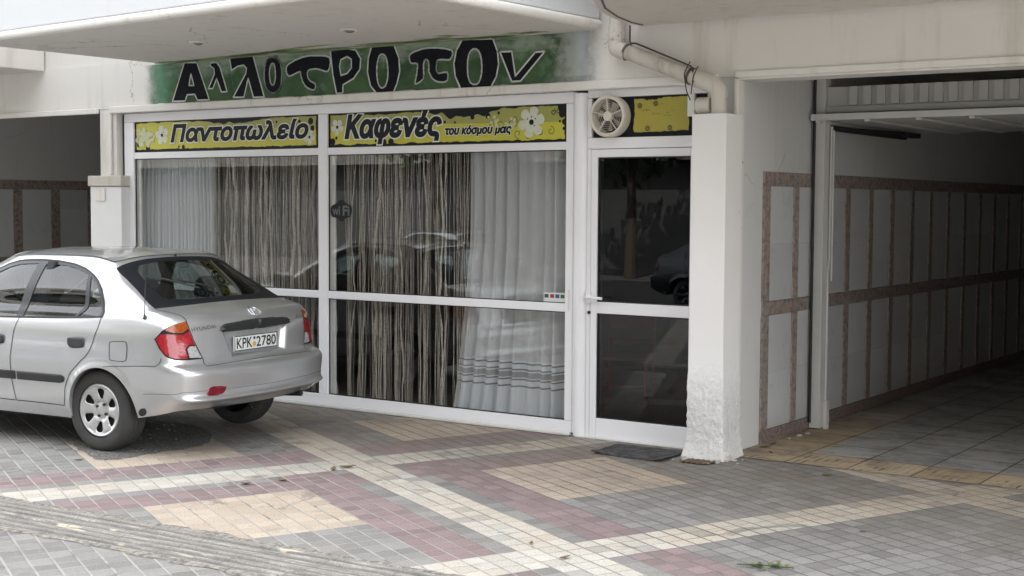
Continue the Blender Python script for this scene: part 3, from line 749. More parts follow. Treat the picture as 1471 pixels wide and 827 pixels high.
LET = [
 (c5, [(300, 228), (380, 228), (423, 352), (465, 475), (385, 478), (368, 438), (318, 440), (305, 482), (222, 485), (262, 355)], [[(343, 300), (362, 378), (330, 380)]], False),
 (c5, [(476, 230), (512, 226), (535, 258), (560, 340), (582, 420), (545, 425), (513, 335), (488, 400), (458, 402), (498, 300), (495, 268), (482, 258), (468, 246)], [], False),
 (c5, [(595, 190), (752, 180), (790, 315), (828, 455), (755, 460), (722, 335), (692, 458), (622, 460), (705, 300), (710, 265), (690, 245), (650, 255), (612, 282)], [], False),
 (c5, ellipse(885, 310, 58, 118), [ellipse(882, 305, 19, 72, 16)], False),
 (c5, [(972, 262), (1010, 225), (1080, 192), (1160, 182), (1258, 195), (1248, 285), (1185, 272), (1125, 276), (1112, 310), (1130, 350), (1165, 372), (1155, 410), (1110, 393), (1080, 353), (1068, 310), (1060, 288), (990, 320)], [], False),
 (c6, [(-20, 165), (60, 153), (122, 160), (152, 210), (145, 270), (110, 320), (52, 355), (50, 400), (15, 403), (-5, 300)], [[(40, 215), (75, 198), (98, 215), (98, 260), (75, 290), (42, 302), (32, 250)]], False),
 (c6, [(210, 142), (335, 134), (362, 205), (368, 280), (352, 350), (330, 398), (238, 402), (205, 360), (188, 285), (192, 205)], [ellipse(270, 278, 31, 94, 18)], False),
 (c6, [(422, 190), (470, 162), (540, 148), (655, 162), (645, 215), (585, 214), (572, 240), (572, 275), (585, 290), (630, 285), (632, 330), (590, 340), (550, 322), (530, 280), (526, 222), (503, 222), (500, 300), (495, 325), (452, 352), (462, 290), (465, 238), (430, 235)], [], False),
 (c6, [(715, 102), (885, 97), (910, 170), (918, 240), (905, 310), (872, 370), (705, 378), (676, 305), (668, 235), (682, 165)], [ellipse(783, 255, 40, 100, 18)], False),
 (c6, [(925, 172), (990, 170), (1010, 305), (1120, 175), (1175, 168), (1040, 335), (990, 338)], [], False),
]
def ribbon2(loop, w, fn, d, mb):
    n = len(loop); P = [np.array(p_) for p_ in loop]
    for i in range(n):
        a, c_ = P[i], P[(i + 1) % n]; e = c_ - a; L = np.linalg.norm(e)
        if L < 1e-6: continue
        e /= L; nn = np.array([-e[1], e[0]]) * w / 2; a = a - e * w * .35; c_ = c_ + e * w * .35
        mb.add([fn(*(a - nn), d), fn(*(c_ - nn), d), fn(*(c_ + nn), d), fn(*(a + nn), d)], [(0, 1, 2, 3)])
wall = lambda a, c_, d: (a, d, c_)
for li, (cc, out, holes, sm) in enumerate(LET):
    o2 = px_wall(*cc, out, YM); h2 = [px_wall(*cc, h, YM) for h in holes]
    if len(out) > 10 and li not in (0, 9): o2 = smooth_loop(o2, 3) if li in (3, 6, 8, 4, 7) else o2
    v2, f2 = cdt_fill(o2, h2)
    b = MB(); b.add([(a, YM - .0015 - .0002 * li, c_) for a, c_ in v2], f2); lt = b.build('letter', M['letter'], MU)
    b = MB()
    for lp in (o2, *h2):
        jl = [(a + rng.normal(0, .0012), c_ + rng.normal(0, .0012)) for a, c_ in lp]
        ribbon2(jl, .013, wall, YM - .004 - .0002 * li, b)
    b.build('letter_outline', M['outline'], lt)
# stray brush strokes of green on the soffit
t = NT('pale_green_paint'); x, y, z = t.sep(t.pos())
n1 = t.noise(9, 5, .7, t.scale(t.pos(), (.35, 1.6, 1)))
al = t.step(n1, .34, .52)
c = t.mix(t.noise(6, 3), (.22, .33, .10), (.42, .50, .28))
tr_ = t.n.new('ShaderNodeBsdfTransparent'); mx = t.n.new('ShaderNodeMixShader'); t.l.new(t.math('MULTIPLY', al, .8), mx.inputs[0]); t.l.new(tr_.outputs[0], mx.inputs[1]); t.l.new(t.bsdf(c, .8), mx.inputs[2])
M['stroke'] = t.done(mx.outputs[0])
b = MB()
for (xa, ya, xb, yb_, w) in [(-9.7, 8.66, -7.6, 8.52, .07), (-9.0, 8.62, -8.0, 8.40, .035), (-8.6, 8.55, -7.5, 8.34, .04), (-8.3, 8.64, -6.0, 8.62, .09), (-7.4, 8.42, -6.9, 8.58, .03), (-7.0, 8.60, -6.3, 8.40, .04), (-6.75, 8.44, -6.2, 8.62, .03), (-6.4, 8.62, -5.6, 8.55, .05), (-6.5, 8.32, -6.25, 8.44, .02), (-9.95, 8.66, -9.3, 8.60, .06), (-5.9, 8.48, -5.6, 8.60, .025)]:
    n = 14; vs = []
    ph = rng.uniform(0, 6)
    for i in range(n + 1):
        f = i / n; xx = xa + (xb - xa) * f; yy = ya + (yb_ - ya) * f + .02 * math.sin(f * 7 + ph); ww = w * (.25 + math.sin(math.pi * f)) * 1.15
        vs += [(xx, min(yy - ww, 8.695), 2.9832), (xx, min(yy + ww, 8.696), 2.9832)]
    b.add(vs, [(2 * i, 2 * i + 1, 2 * i + 3, 2 * i + 2) for i in range(n)])
b.build('brush_strokes', M['stroke'], MU)

# ================================================================== PRINTED SIGN STRIPS
t = NT('yellow_sign_print'); x, y, z = t.sep(t.pos())
n1 = t.noise(3, 4); n2 = t.noise(60, 4, .7)
lo = t.mix(n1, (.50, .470, .04), (.60, .565, .055)); hi_ = t.mix(n1, (.30, .30, .075), (.38, .375, .10))
zz = t.math('ADD', z, t.math('MULTIPLY', x, .012))
f = t.step(zz, 2.270, 2.278)
f = t.math('MULTIPLY', f, t.step(x, -10.3, -8.9))
c = t.mix(f, lo, hi_); c = t.mix(t.math('MULTIPLY', n2, .18), c, (.15, .15, .05))
M['yellow'] = t.done(t.bsdf(c, .32))
t = NT('yellow_sign_print_worn')
c = t.mix(t.noise(3, 4), (.33, .285, .045), (.44, .39, .065))
c = t.mix(t.step(t.noise(6, 6, .8, t.scale(t.pos(), (1, 1, 7))), .60, .66), c, (.10, .09, .03))
M['yellow_worn'] = t.done(t.bsdf(c, .4))
M['curl'] = simple('sign_dark_line', (.03, .035, .02), .35)
M['splash'] = simple('sign_pale_splash', (.52, .55, .33), .35, var=.2, vscale=30)

def rough_rect(x0, x1, z0, z1, amp, step=.02, seed=0):
    pts = []
    def nz(a, c_): return amp * (mnoise.noise(Vector((a * 9 + seed, c_ * 9, 1))) + .7 * mnoise.noise(Vector((a * 31 + seed, c_ * 31, 5))))
    n = int((x1 - x0) / step); m = max(3, int((z1 - z0) / step))
    for i in range(n): a = x0 + (x1 - x0) * i / n; pts.append((a, z0 + nz(a, z0)))
    for i in range(m): c_ = z0 + (z1 - z0) * i / m; pts.append((x1 + nz(x1, c_), c_))
    for i in range(n): a = x1 - (x1 - x0) * i / n; pts.append((a, z1 + nz(a, z1)))
    for i in range(m): c_ = z1 - (z1 - z0) * i / m; pts.append((x0 + nz(x0, c_), c_))
    return pts
def flat_wall(name, loops, y, mat, parent):
    b = MB()
    for li, lp in enumerate(loops):
        outer, holes = lp if isinstance(lp, tuple) else (lp, ())
        v2, f2 = cdt_fill(outer, holes); b.add([(a, y - li * .00006, c_) for a, c_ in v2], f2)
    return b.build(name, mat, parent)
def petals(cx_, cz, r, n=5, rot=.3, fat=.42):
    out = []
    for k in range(n):
        a = rot + 2 * math.pi * k / n; d = np.array([math.cos(a), math.sin(a)]); e = np.array([-d[1], d[0]])
        pr = [(.10, .05), (.35, .26), (.62, fat), (.85, .36), (1.0, .14), (1.02, 0), (1.0, -.14), (.85, -.36), (.62, -fat), (.35, -.26), (.10, -.05)]
        out.append([tuple(np.array([cx_, cz]) + (d * l + e * w * .92) * r) for l, w in pr])
    return out
def dots(lst, n=10): return [[(a + r * math.cos(2 * math.pi * k / n), c_ + r * math.sin(2 * math.pi * k / n)) for k in range(n)] for a, c_, r in lst]
def curl_strip(cx_, cz, r0, r1, a0, turns, w):
    n = 26; L = []; Rr = []
    for i in range(n + 1):
        f = i / n; a = a0 + turns * 2 * math.pi * f; r = r0 + (r1 - r0) * f
        L.append((cx_ + (r - w / 2) * math.cos(a), cz + (r - w / 2) * math.sin(a))); Rr.append((cx_ + (r + w / 2) * math.cos(a), cz + (r + w / 2) * math.sin(a)))
    return L, Rr
def curls(name, specs, y, mat, parent):
    b = MB()
    for sp in specs:
        L, Rr = curl_strip(*sp); n = len(L)
        b.add([(a, y, c_) for a, c_ in L + Rr], [(i, i + 1, n + i + 1, n + i) for i in range(n - 1)])
    return b.build(name, mat, parent)
def comps(n, fs):
    p = list(range(n))
    def f_(i):
        while p[i] != i: p[i] = p[p[i]]; i = p[i]
        return i
    for f in fs:
        for k in f[1:]: p[f_(k)] = f_(f[0])
    ids = {}; return [ids.setdefault(f_(i), len(ids)) for i in range(n)]
def lettering(body, x, z, w, h, y, shear, parent, off, outline):
    fs_ = []
    for nm, mat, gr, yy in (('lettering_outline', M['sign_white'], outline, y), ('lettering', M['sign_black'], 0, y - .0008)):
        if nm == 'lettering_outline' and not outline: continue
        vs, fs = text_fit(body, w, h, shear, off, gr)
        b = MB(); cm = comps(len(vs), fs); b.add([(x + a, yy - .00035 * (cm[i] % 2), z + c_) for i, (a, c_) in enumerate(vs)], fs); b.build(nm, mat, parent)
YG = YS + .024
def sign_base(name, label, x0, x1, z0, z1):
    s = thing(name, label, 'sign', ((x0 + x1) / 2, YG, z0)); b = MB(); b.box(x0 + .001, x1 - .001, YG, YG + .006, z0 + .001, z1 - .001); b.build('backing', M['sign_black'], s); return s
def top_splotch(x0, x1, ztop, depth, seed):
    pts = [(x0, ztop)]; n = 40
    for i in range(n + 1):
        f = i / n; pts.append((x0 + (x1 - x0) * f, ztop - .004 - depth * math.sin(math.pi * f ** 1.2) ** 1.3 * (.75 + .6 * mnoise.noise(Vector((f * 11, seed, 0)))) - .012 * abs(mnoise.noise(Vector((f * 45, seed, 3))))))
    pts.append((x1, ztop)); return pts
# left strip
S1 = sign_base('shop_sign', 'yellow shop sign strip in the left bay with one long word in italic black letters', -10.372, -8.048, 2.190, 2.474)
y1 = YG - .001
flat_wall('yellow_print', [rough_rect(-10.360, -8.09, 2.218, 2.462, .010, seed=1)], y1, M['yellow'], S1)
flat_wall('black_blotches', [top_splotch(-9.62, -8.62, 2.472, .052, 3)] + dots([(-9.05, 2.40, .010), (-8.55, 2.425, .012), (-8.45, 2.40, .007), (-8.28, 2.42, .016), (-8.22, 2.36, .012), (-8.17, 2.30, .02), (-8.15, 2.42, .03), (-8.13, 2.36, .024), (-9.78, 2.235, .012), (-9.72, 2.232, .02), (-10.2, 2.225, .03), (-10.33, 2.26, .02), (-9.3, 2.415, .006), (-8.7, 2.39, .006)]), y1 - .0006, M['sign_black'], S1)
sp = [(-10.23, 2.335, .05)] + [(-10.23 + .13 * math.cos(a) * q_, 2.335 + .09 * math.sin(a) * q_, .012 + .016 * q2) for a, q_, q2 in zip(rng.uniform(0, 6.28, 46), rng.uniform(.2, 1, 46), rng.uniform(0, 1, 46))]
flat_wall('pale_splash', dots(sp), y1 - .0030, M['splash'], S1)
fl = flat_wall('flower', petals(-10.005, 2.345, .088, rot=.5), y1 - .0014, M['petal'], S1); flat_wall('flower_centre', dots([(-10.005, 2.345, .016), (-9.985, 2.37, .005), (-9.98, 2.33, .005)]), y1 - .0020, M['sign_black'], fl)
fl = flat_wall('flower', petals(-8.165, 2.285, .062, rot=1.1), y1 - .0014, M['petal'], S1); flat_wall('flower_centre', dots([(-8.165, 2.285, .012)]), y1 - .0020, M['sign_black'], fl)
lettering('Παντοπωλείο', -9.885, 2.272, 1.715, .175, y1 - .0044, .22, S1, .046, .009)
# middle strip
S2 = sign_base('shop_sign', 'yellow sign strip in the wide middle bay with a big flower at its right end', -7.943, -5.572, 2.190, 2.474)
flat_wall('yellow_print', [rough_rect(-7.925, -5.595, 2.213, 2.462, .010, seed=8)], y1, M['yellow'], S2)
flat_wall('black_blotches', [top_splotch(-7.05, -6.12, 2.472, .085, 8), top_splotch(-7.94, -6.9, 2.472, .022, 12)] + dots([(-6.72, 2.37, .012), (-6.62, 2.365, .010), (-6.45, 2.40, .02), (-6.30, 2.405, .024), (-6.2, 2.425, .012), (-7.35, 2.222, .035), (-7.27, 2.226, .03), (-7.43, 2.237, .012), (-5.62, 2.40, .03), (-5.60, 2.34, .022), (-5.605, 2.29, .012), (-5.64, 2.345, .01), (-5.61, 2.455, .05), (-7.86, 2.27, .014), (-7.90, 2.24, .03)]), y1 - .0006, M['sign_black'], S2)
flat_wall('pale_splash', dots([(-6.15 + .16 * a, 2.335 + .06 * c_, .006 + .008 * r) for a, c_, r in zip(rng.uniform(-1, 1, 26), rng.uniform(-1, 1, 26), rng.uniform(0, 1, 26))]), y1 - .0007, M['splash'], S2)
curls('curls', [(-6.07, 2.345, .012, .05, 0, 1.2, .006), (-6.18, 2.325, .012, .035, 2, 1.1, .005), (-6.27, 2.33, .008, .03, 1, 1.0, .005), (-5.82, 2.265, .01, .04, 3, 1.1, .005), (-5.72, 2.275, .01, .035, 1, 1.1, .005), (-6.02, 2.26, .01, .035, 5, 1.0, .005), (-5.70, 2.415, .008, .022, 0, 1.2, .008), (-5.66, 2.42, .004, .018, 0, 1.3, .006), (-5.93, 2.24, .008, .022, 1, 1.0, .005)], y1 - .0009, M['curl'], S2)
fl = flat_wall('flower', petals(-5.895, 2.345, .118, n=6, rot=.25, fat=.33), y1 - .0014, M['petal'], S2); flat_wall('flower_centre', dots([(-5.895, 2.345, .022), (-5.86, 2.37, .006), (-5.93, 2.37, .006), (-5.895, 2.385, .006), (-5.87, 2.32, .006)]), y1 - .0020, M['sign_black'], fl)
fl = flat_wall('flower', petals(-7.85, 2.36, .068, rot=.9), y1 - .0014, M['petal'], S2); flat_wall('flower_centre', dots([(-7.85, 2.36, .014)]), y1 - .0020, M['sign_black'], fl)
lettering('Καφενές', -7.765, 2.208, 1.02, .262, y1 - .0044, .22, S2, .048, .010)
lettering('του κόσμου μας', -6.715, 2.252, .640, .088, y1 - .0044, .22, S2, .050, .0045)
# strip over the door with the fan
S3 = sign_base('shop_sign', 'plain worn yellow sign panel over the door beside the extractor fan', -5.348, -4.40, 2.214, 2.501)
flat_wall('yellow_print', [rough_rect(-5.005, -4.57, 2.250, 2.487, .010, seed=21), rough_rect(-4.535, -4.41, 2.24, 2.42, .006, seed=5)], y1, M['yellow_worn'], S3)
flat_wall('black_blotches', [top_splotch(-5.0, -4.76, 2.497, .022, 5)], y1 - .0006, M['sign_black'], S3)
cs = []
for a, c_ in ((-4.96, 2.435), (-4.83, 2.447), (-4.895, 2.272), (-4.715, 2.272)): cs += [(a, c_, .016, .016, 0, 1, .006), (a, c_, .007, .007, 0, 1, .005)]
curls('rings', cs, y1 - .0009, M['curl'], S3)

# stickers on the glass
ST = thing('wifi_sticker', 'round black wifi sticker on the glass of the middle bay', 'sticker', (-7.805, YS + .02, 1.58))
ys = YS + .0208
b = MB(); v2, f2 = cdt_fill(smooth_loop([(-7.915, 1.70), (-7.86, 1.725), (-7.805, 1.755), (-7.75, 1.725), (-7.70, 1.70), (-7.69, 1.655), (-7.71, 1.615), (-7.76, 1.60), (-7.805, 1.572), (-7.85, 1.60), (-7.91, 1.615), (-7.925, 1.66)], 4)); b.add([(a, ys, c_) for a, c_ in v2], f2); b.build('disc', M['sign_black'], ST)
vs, fs = text_fit('wi', .085, .075, 0, .02); b = MB(); b.add([(-7.905 + a, ys - .0008, 1.625 + c_) for a, c_ in vs], fs)
vs, fs = text_fit('Fi', .075, .085, 0, .03); b.add([(-7.79 + a, ys - .0008, 1.622 + c_) for a, c_ in vs], fs); b.build('lettering', simple('faded_white_print', (.10, .105, .11), .5), ST)
CS = thing('card_sticker', 'small white payment sticker at the lower right corner of the middle bay', 'sticker', (-5.67, YS + .02, .99))
b = MB(); b.quad((-5.775, ys, .992), (-5.574, ys, .992), (-5.574, ys, 1.062), (-5.775, ys, 1.062)); b.build('label', simple('sticker_white', (.62, .64, .62), .4), CS)
for k, (a, cc) in enumerate([(-5.765, (.05, .06, .07)), (-5.715, (.30, .03, .02)), (-5.668, (.05, .07, .25)), (-5.622, (.04, .10, .06))]):
    b = MB(); b.quad((a, ys - .0008, 1.022), (a + .036, ys - .0008, 1.022), (a + .036, ys - .0008, 1.05), (a, ys - .0008, 1.05)); b.build('card_mark', simple('print_colour', cc, .4), CS)

# ================================================================== CURTAINS
def sheer_material(name, c, alpha):
    t = NT(name); n = t.noise(220, 2, .5, t.scale(t.pos(), (1, 1, .3)))
    cc = t.mix(n, tuple(x * .88 for x in c), c)
    d = t.n.new('ShaderNodeBsdfDiffuse'); t.put(d.inputs[0], cc); tl = t.n.new('ShaderNodeBsdfTranslucent'); t.put(tl.inputs[0], cc)
    m1 = t.n.new('ShaderNodeMixShader'); m1.inputs[0].default_value = .35; t.l.new(d.outputs[0], m1.inputs[1]); t.l.new(tl.outputs[0], m1.inputs[2])
    tr = t.n.new('ShaderNodeBsdfTransparent'); m2 = t.n.new('ShaderNodeMixShader'); g_ = t.n.new('ShaderNodeNewGeometry'); dp = t.n.new('ShaderNodeVectorMath'); dp.operation = 'DOT_PRODUCT'; t.l.new(g_.outputs['Incoming'], dp.inputs[0]); t.l.new(g_.outputs['Normal'], dp.inputs[1])
    t.put(m2.inputs[0], t.math('SUBTRACT', 1, t.math('POWER', 1 - alpha, t.math('DIVIDE', 1, t.math('ADD', t.math('ABSOLUTE', dp.outputs['Value']), .12)))))
    t.l.new(tr.outputs[0], m2.inputs[1]); t.l.new(m1.outputs[0], m2.inputs[2]); return t.done(m2.outputs[0])
M['sheer'] = sheer_material('sheer_fabric', (.88, .90, .91), .76)
M['sheer2'] = sheer_material('sheer_fabric_grey', (.88, .89, .895), .78)
M['hem'] = sheer_material('hem_fabric', (.88, .91, .93), .93)
M['stripe_dark'] = sheer_material('hem_stripe', (.30, .31, .32), .97)
def drape(x0t, x1t, x0b, x1b, z0, z1, y, depth, folds, seed, off=0.0, nz=40, ripple=.3):
    """folded cloth; returns (verts, faces)"""
    nx = folds * 12; vs = []; r_ = random.Random(seed); ph = [r_.uniform(-.9, .9) for _ in range(folds + 2)]; am = [r_.uniform(.4, 1.2) for _ in range(folds + 2)]
    for j in range(nz + 1):
        g = j / nz; z = z0 + (z1 - z0) * g
        for i in range(nx + 1):
            f = i / nx; xb = x0b + (x1b - x0b) * f; xt = x0t + (x1t - x0t) * f; gg = 1 - (1 - g) ** 1.3
            x = xb + (xt - xb) * gg; k = f * folds; kk = int(min(k, folds - .001)); w = k - kk
            a = am[kk] * (1 - w) + am[kk + 1] * w
            s_ = math.sin(2 * math.pi * k + ph[kk] * (1 - w) + ph[kk + 1] * w)
            sh = math.copysign(abs(s_) ** .7, s_)
            yy = y - off + depth * a * sh + .012 * mnoise.noise(Vector((x * 5, z * 1.2, seed)))
            vs.append((x + .01 * mnoise.noise(Vector((f * 9, z * 1.1, seed + 4))), yy, z))
    fs = [(j * (nx + 1) + i, j * (nx + 1) + i + 1, (j + 1) * (nx + 1) + i + 1, (j + 1) * (nx + 1) + i) for j in range(nz) for i in range(nx)]
    return vs, fs
yc = 8.94
b = MB(); b.add(*drape(-10.45, -9.50, -10.45, -9.47, .06, 2.58, yc, .036, 19, 3)); tag(b.build('sheer_curtain', M['sheer'], smooth=80), 'white sheer curtain in straight folds behind the left bay above the car roof', 'curtain')
RC = thing('sheer_curtain', 'pale grey sheer curtain with a dark striped hem, nearest the door', 'curtain', (-6.2, yc, .06))
segs = [(.05, .296, 'hem'), (.296, .309, 'stripe_dark'), (.309, .350, 'hem'), (.350, .362, 'stripe_dark'), (.362, .372, 'hem'), (.372, .417, 'stripe_mid'), (.417, .428, 'hem'), (.428, .440, 'stripe_dark'), (.440, .476, 'hem'), (.476, .488, 'stripe_dark'), (.488, .502, 'hem'), (.502, 2.58, 'sheer2')]
M['stripe_mid'] = sheer_material('hem_stripe_mid', (.44, .45, .455), .95)
def right_drape(z0, z1, nz):
    H0, H1 = .05, 2.58; g0, g1 = (z0 - H0) / (H1 - H0), (z1 - H0) / (H1 - H0)
    def xl(z): g = (z - H0) / (H1 - H0); return -6.765 + .18 * min(1, g / .55) ** .8
    vs = []; folds = 9; nx = folds * 14; r_ = random.Random(5); ph = [r_.uniform(-1.2, 1.2) for _ in range(folds + 2)]; am = [r_.uniform(.25, 1.3) for _ in range(folds + 2)]
    for j in range(nz + 1):
        z = z0 + (z1 - z0) * j / nz; g = (z - H0) / (H1 - H0)
        for i in range(nx + 1):
            f = i / nx; x = xl(z) + (-5.60 - xl(z)) * f; k = f * folds; kk = int(min(k, folds - .001)); w = k - kk
            s_ = math.sin(2 * math.pi * k + ph[kk] * (1 - w) + ph[kk + 1] * w); a = am[kk] * (1 - w) + am[kk + 1] * w
            zz = z + .003 * a * s_ * max(0, 1 - g * 3)
            vs.append((x, yc + .042 * a * math.copysign(abs(s_) ** .6, s_) + .010 * mnoise.noise(Vector((x * 5, z * 1.3, 7))), zz))
    return vs, [(j * (nx + 1) + i, j * (nx + 1) + i + 1, (j + 1) * (nx + 1) + i + 1, (j + 1) * (nx + 1) + i) for j in range(nz) for i in range(nx)]
parts = {}
for z0, z1, k in segs:
    parts.setdefault(k, MB()).add(*right_drape(z0, z1, 40 if k == 'sheer2' else 3))
parts['sheer2'].build('curtain_panel', M['sheer2'], RC, smooth=80)
for k, nm in (('hem', 'hem'), ('stripe_dark', 'hem_stripe'), ('stripe_mid', 'hem_stripe')): parts[k].build(nm, M[k], RC, smooth=80)
# thread curtains: hundreds of loose strings with knotted bands, gathered unevenly
t = NT('thread'); o_ = t.pos()
rn = t.n.new('ShaderNodeNewGeometry').outputs['Random Per Island']
c = t.ramp(rn, [(0, (.30, .265, .215)), (.35, (.42, .38, .32)), (.7, (.55, .515, .455)), (1, (.70, .675, .62))])
c = t.mix(t.math('MULTIPLY', t.step(t.noise(60, 3, .7, t.scale(o_, (1, 1, 1))), .5, .6), .45), c, (.16, .13, .10))
M['thread'] = t.done(t.bsdf(c, .85))
def thread_curtain(name, label, x0, x1, n, nb, seed, lean=0, cord=(.006, .013)):
    r_ = random.Random(seed); b = MB()
    def strand(xt, xb, r, knot, wav, sd, yo=0):
        P = []; rs = []; m = 30 if knot else 16
        for i in range(m + 1):
            g = i / m; z = .05 + 2.52 * (1 - g)
            sag = (xb - xt) * (g ** 1.4)
            x = xt + sag + wav * mnoise.noise(Vector((sd, z * 1.6, 0))) + wav * .4 * mnoise.noise(Vector((sd, z * 6, 2)))
            P.append((x, yc + yo + .02 * mnoise.noise(Vector((sd, z * 1.3, 9))), z)); rs.append(r * (1 + (1.0 * mnoise.noise(Vector((sd, z * 23, 5))) if knot else .2 * mnoise.noise(Vector((sd, z * 9, 5))))))
        b.tube(P, rs, 4 if not knot else 5, cap=False)
    centres = [x0 + (x1 - x0) * (k + r_.uniform(.1, .9)) / nb for k in range(nb)]
    for k in range(n):
        xt = r_.uniform(x0, x1); c_ = min(centres, key=lambda v: abs(v - xt))
        xb = xt + (c_ - xt) * r_.uniform(.1, .75) + lean * r_.uniform(.3, 1)
        strand(xt, xb, r_.uniform(.0011, .0023), False, .022, k * 3.1 + seed, r_.uniform(-.015, .03))
    for k, c_ in enumerate(centres):
        if r_.random() < .22: continue
        strand(c_ + r_.uniform(-.03, .03), c_ + r_.uniform(-.03, .05) + lean, r_.uniform(*cord), True, .05, k * 7.7 + seed, .01)
    tag(b.build(name, M['thread'], smooth=80), label, 'curtain', kind='thing')
thread_curtain('string_curtain', 'brown thread curtain in loose clumps behind the left bay beside the white sheer curtain', -9.56, -8.03, 200, 20, 11, cord=(.006, .014))
thread_curtain('string_curtain', 'dark gappy thread curtain with pale cords behind the left half of the middle bay', -7.90, -6.60, 135, 10, 29, lean=-.02, cord=(.0045, .0095))
# dim chair inside behind the door
CH = thing('chair', 'red chair standing in the dark behind the lower pane of the door', 'chair', (-5.82, 10.15, 0), rot=(0, 0, .35))
b = MB()
for x in (-.19, .19): b.tube([(x, .19, .0), (x, .18, .45), (x, .23, .80)], .013, 8)
b.build('back_post', M['red'], CH, local=True)
b = MB(); b.box(-.19, .19, .215, .235, .68, .80); b.box(-.19, .19, .20, .215, .54, .58); b.build('backrest', M['red'], CH, local=True, bevel=.005)
b = MB(); b.box(-.21, .21, -.20, .20, .435, .465); b.build('seat', M['red'], CH, local=True, bevel=.01)
for x in (-.18, .18): b = MB(); b.tube([(x, -.18, 0), (x, -.17, .435)], .014, 8); b.build('leg', M['red'], CH, local=True)
b = MB(); b.tube([(-.18, -.175, .22), (.18, -.175, .22)], .009, 8); b.tube([(-.18, -.175, .22), (-.19, .185, .22)], .009, 8); b.tube([(.18, -.175, .22), (.19, .185, .22)], .009, 8); b.build('stretcher', M['red'], CH, local=True)

# ================================================================== FAN, DOWNPIPE, DOWNLIGHTS
FN = thing('extractor_fan', 'round dirty-white extractor fan set in the glass strip over the door', 'fan', (-5.184, YS, 2.365))
M['fan'] = simple('aged_white_plastic', (.60, .56, .49), .4, var=.12); M['fan_dirty'] = simple('dirty_fan_plastic', (.36, .31, .26), .5, var=.35, vscale=20)
fo = (-5.184, YG, 2.364)
b = MB(); b.lathe([(.112, 0), (.150, 0), (.152, -.075), (.146, -.088), (.136, -.092), (.126, -.088), (.121, -.070), (.119, 0)], fo, (0, 1, 0), 56); b.build('housing', M['fan'], FN, smooth=35)
b = MB(); b.lathe([(.001, -.004), (.119, -.004)], fo, (0, 1, 0), 40); b.build('back_plate', M['dark'], FN)
b = MB()
for k in range(7):
    a = 2 * math.pi * k / 7 + .2; vs = []
    for i in range(5):
        r = .03 + .078 * i / 4; w = .018 + .030 * i / 4
        for s_, dy in ((-1, -.018), (1, -.045)): 
            an = a + s_ * w / r * .55; vs.append((fo[0] + r * math.cos(an), fo[1] + dy, fo[2] + r * math.sin(an)))
    b.add(vs, [(2 * i, 2 * i + 1, 2 * i + 3, 2 * i + 2) for i in range(4)])
b.build('blades', M['fan_dirty'], FN)
b = MB(); b.lathe([(.001, -.084), (.034, -.082), (.037, -.076), (.037, -.05)], fo, (0, 1, 0), 30)
b.build('hub', M['fan'], FN, smooth=40)
b = MB()
for k in range(5):
    a = 2 * math.pi * k / 5 + .35; c_, s_ = math.cos(a), math.sin(a)
    b.tube([(fo[0] + .034 * c_, fo[1] - .078, fo[2] + .034 * s_), (fo[0] + .124 * c_, fo[1] - .080, fo[2] + .124 * s_)], .0042, 6)
for r in (.050, .064, .078, .092, .106):
    b.tube([(fo[0] + r * math.cos(2 * math.pi * k / 40), fo[1] - .079, fo[2] + r * math.sin(2 * math.pi * k / 40)) for k in range(41)], .0013, 4, cap=False)
b.build('grille', M['fan'], FN, smooth=50)

DP = thing('drainpipe', 'stained white drainpipe running from the balcony gap slantwise down into the square column', 'drainpipe', (-4.24, 8.59, 2.338))
def bend(pts, r=.06, n=5):
    out = [pts[0]]
    for i in range(1, len(pts) - 1):
        a, p_, c_ = (np.array(pts[i + k], float) for k in (-1, 0, 1)); u = (a - p_) / np.linalg.norm(a - p_); w = (c_ - p_) / np.linalg.norm(c_ - p_)
        d = min(r, np.linalg.norm(a - p_) * .45, np.linalg.norm(c_ - p_) * .45)
        for k in range(n + 1):
            f = k / n; out.append(tuple((1 - f) ** 2 * (p_ + u * d) + 2 * f * (1 - f) * p_ + f * f * (p_ + w * d)))
    return out + [pts[-1]]
pp = [(-5.055, 8.60, 3.25), (-5.055, 8.60, 2.835), (-4.30, 8.58, 2.55), (-4.242, 8.59, 2.50), (-4.242, 8.60, 2.339)]
b = MB(); b.tube(bend(pp, .05), .053, 18); b.build('pipe', M['pvc'], DP, smooth=50)
for pth in ([(-5.055, 8.60, 2.985), (-5.055, 8.60, 2.885)], bend([(-5.055, 8.60, 2.89), (-5.055, 8.60, 2.83), (-4.96, 8.597, 2.795)], .05), bend([(-4.42, 8.583, 2.595), (-4.29, 8.58, 2.548), (-4.242, 8.595, 2.50), (-4.242, 8.60, 2.455)], .06)):
    b = MB(); b.tube(pth, .0595, 18); b.build('elbow', M['pvc'], DP, smooth=50)
b = MB(); b.tube([(-4.30, 8.60, 2.405), (-4.40, 8.60, 2.405)], .055, 18); b.lathe([(.001, .012), (.03, .010), (.052, -.01), (.056, -.02)], (-4.40, 8.60, 2.405), (-1, 0, 0), 18); b.build('branch', M['pvc'], DP, smooth=50)
b = MB()
for f in (.12, .80):
    P = np.array(pp[1]) * (1 - f) + np.array(pp[2]) * f; d = np.array(pp[2]) - np.array(pp[1]); d /= np.linalg.norm(d)
    b.lathe([(.0545, -.008), (.0605, -.008), (.0605, .008), (.0545, .008)], P, d, 24, closed=True)
b.build('clamp', simple('rusty_clamp', (.14, .10, .075), .7, metal=.3, var=.5, vscale=40), DP, smooth=40)
b = MB(); b.tube(bend([(-4.96, 8.63, 2.99), (-4.955, 8.62, 2.86), (-4.90, 8.60, 2.86), (-4.42, 8.55, 2.665), (-4.40, 8.53, 2.56)], .03), .006, 8)
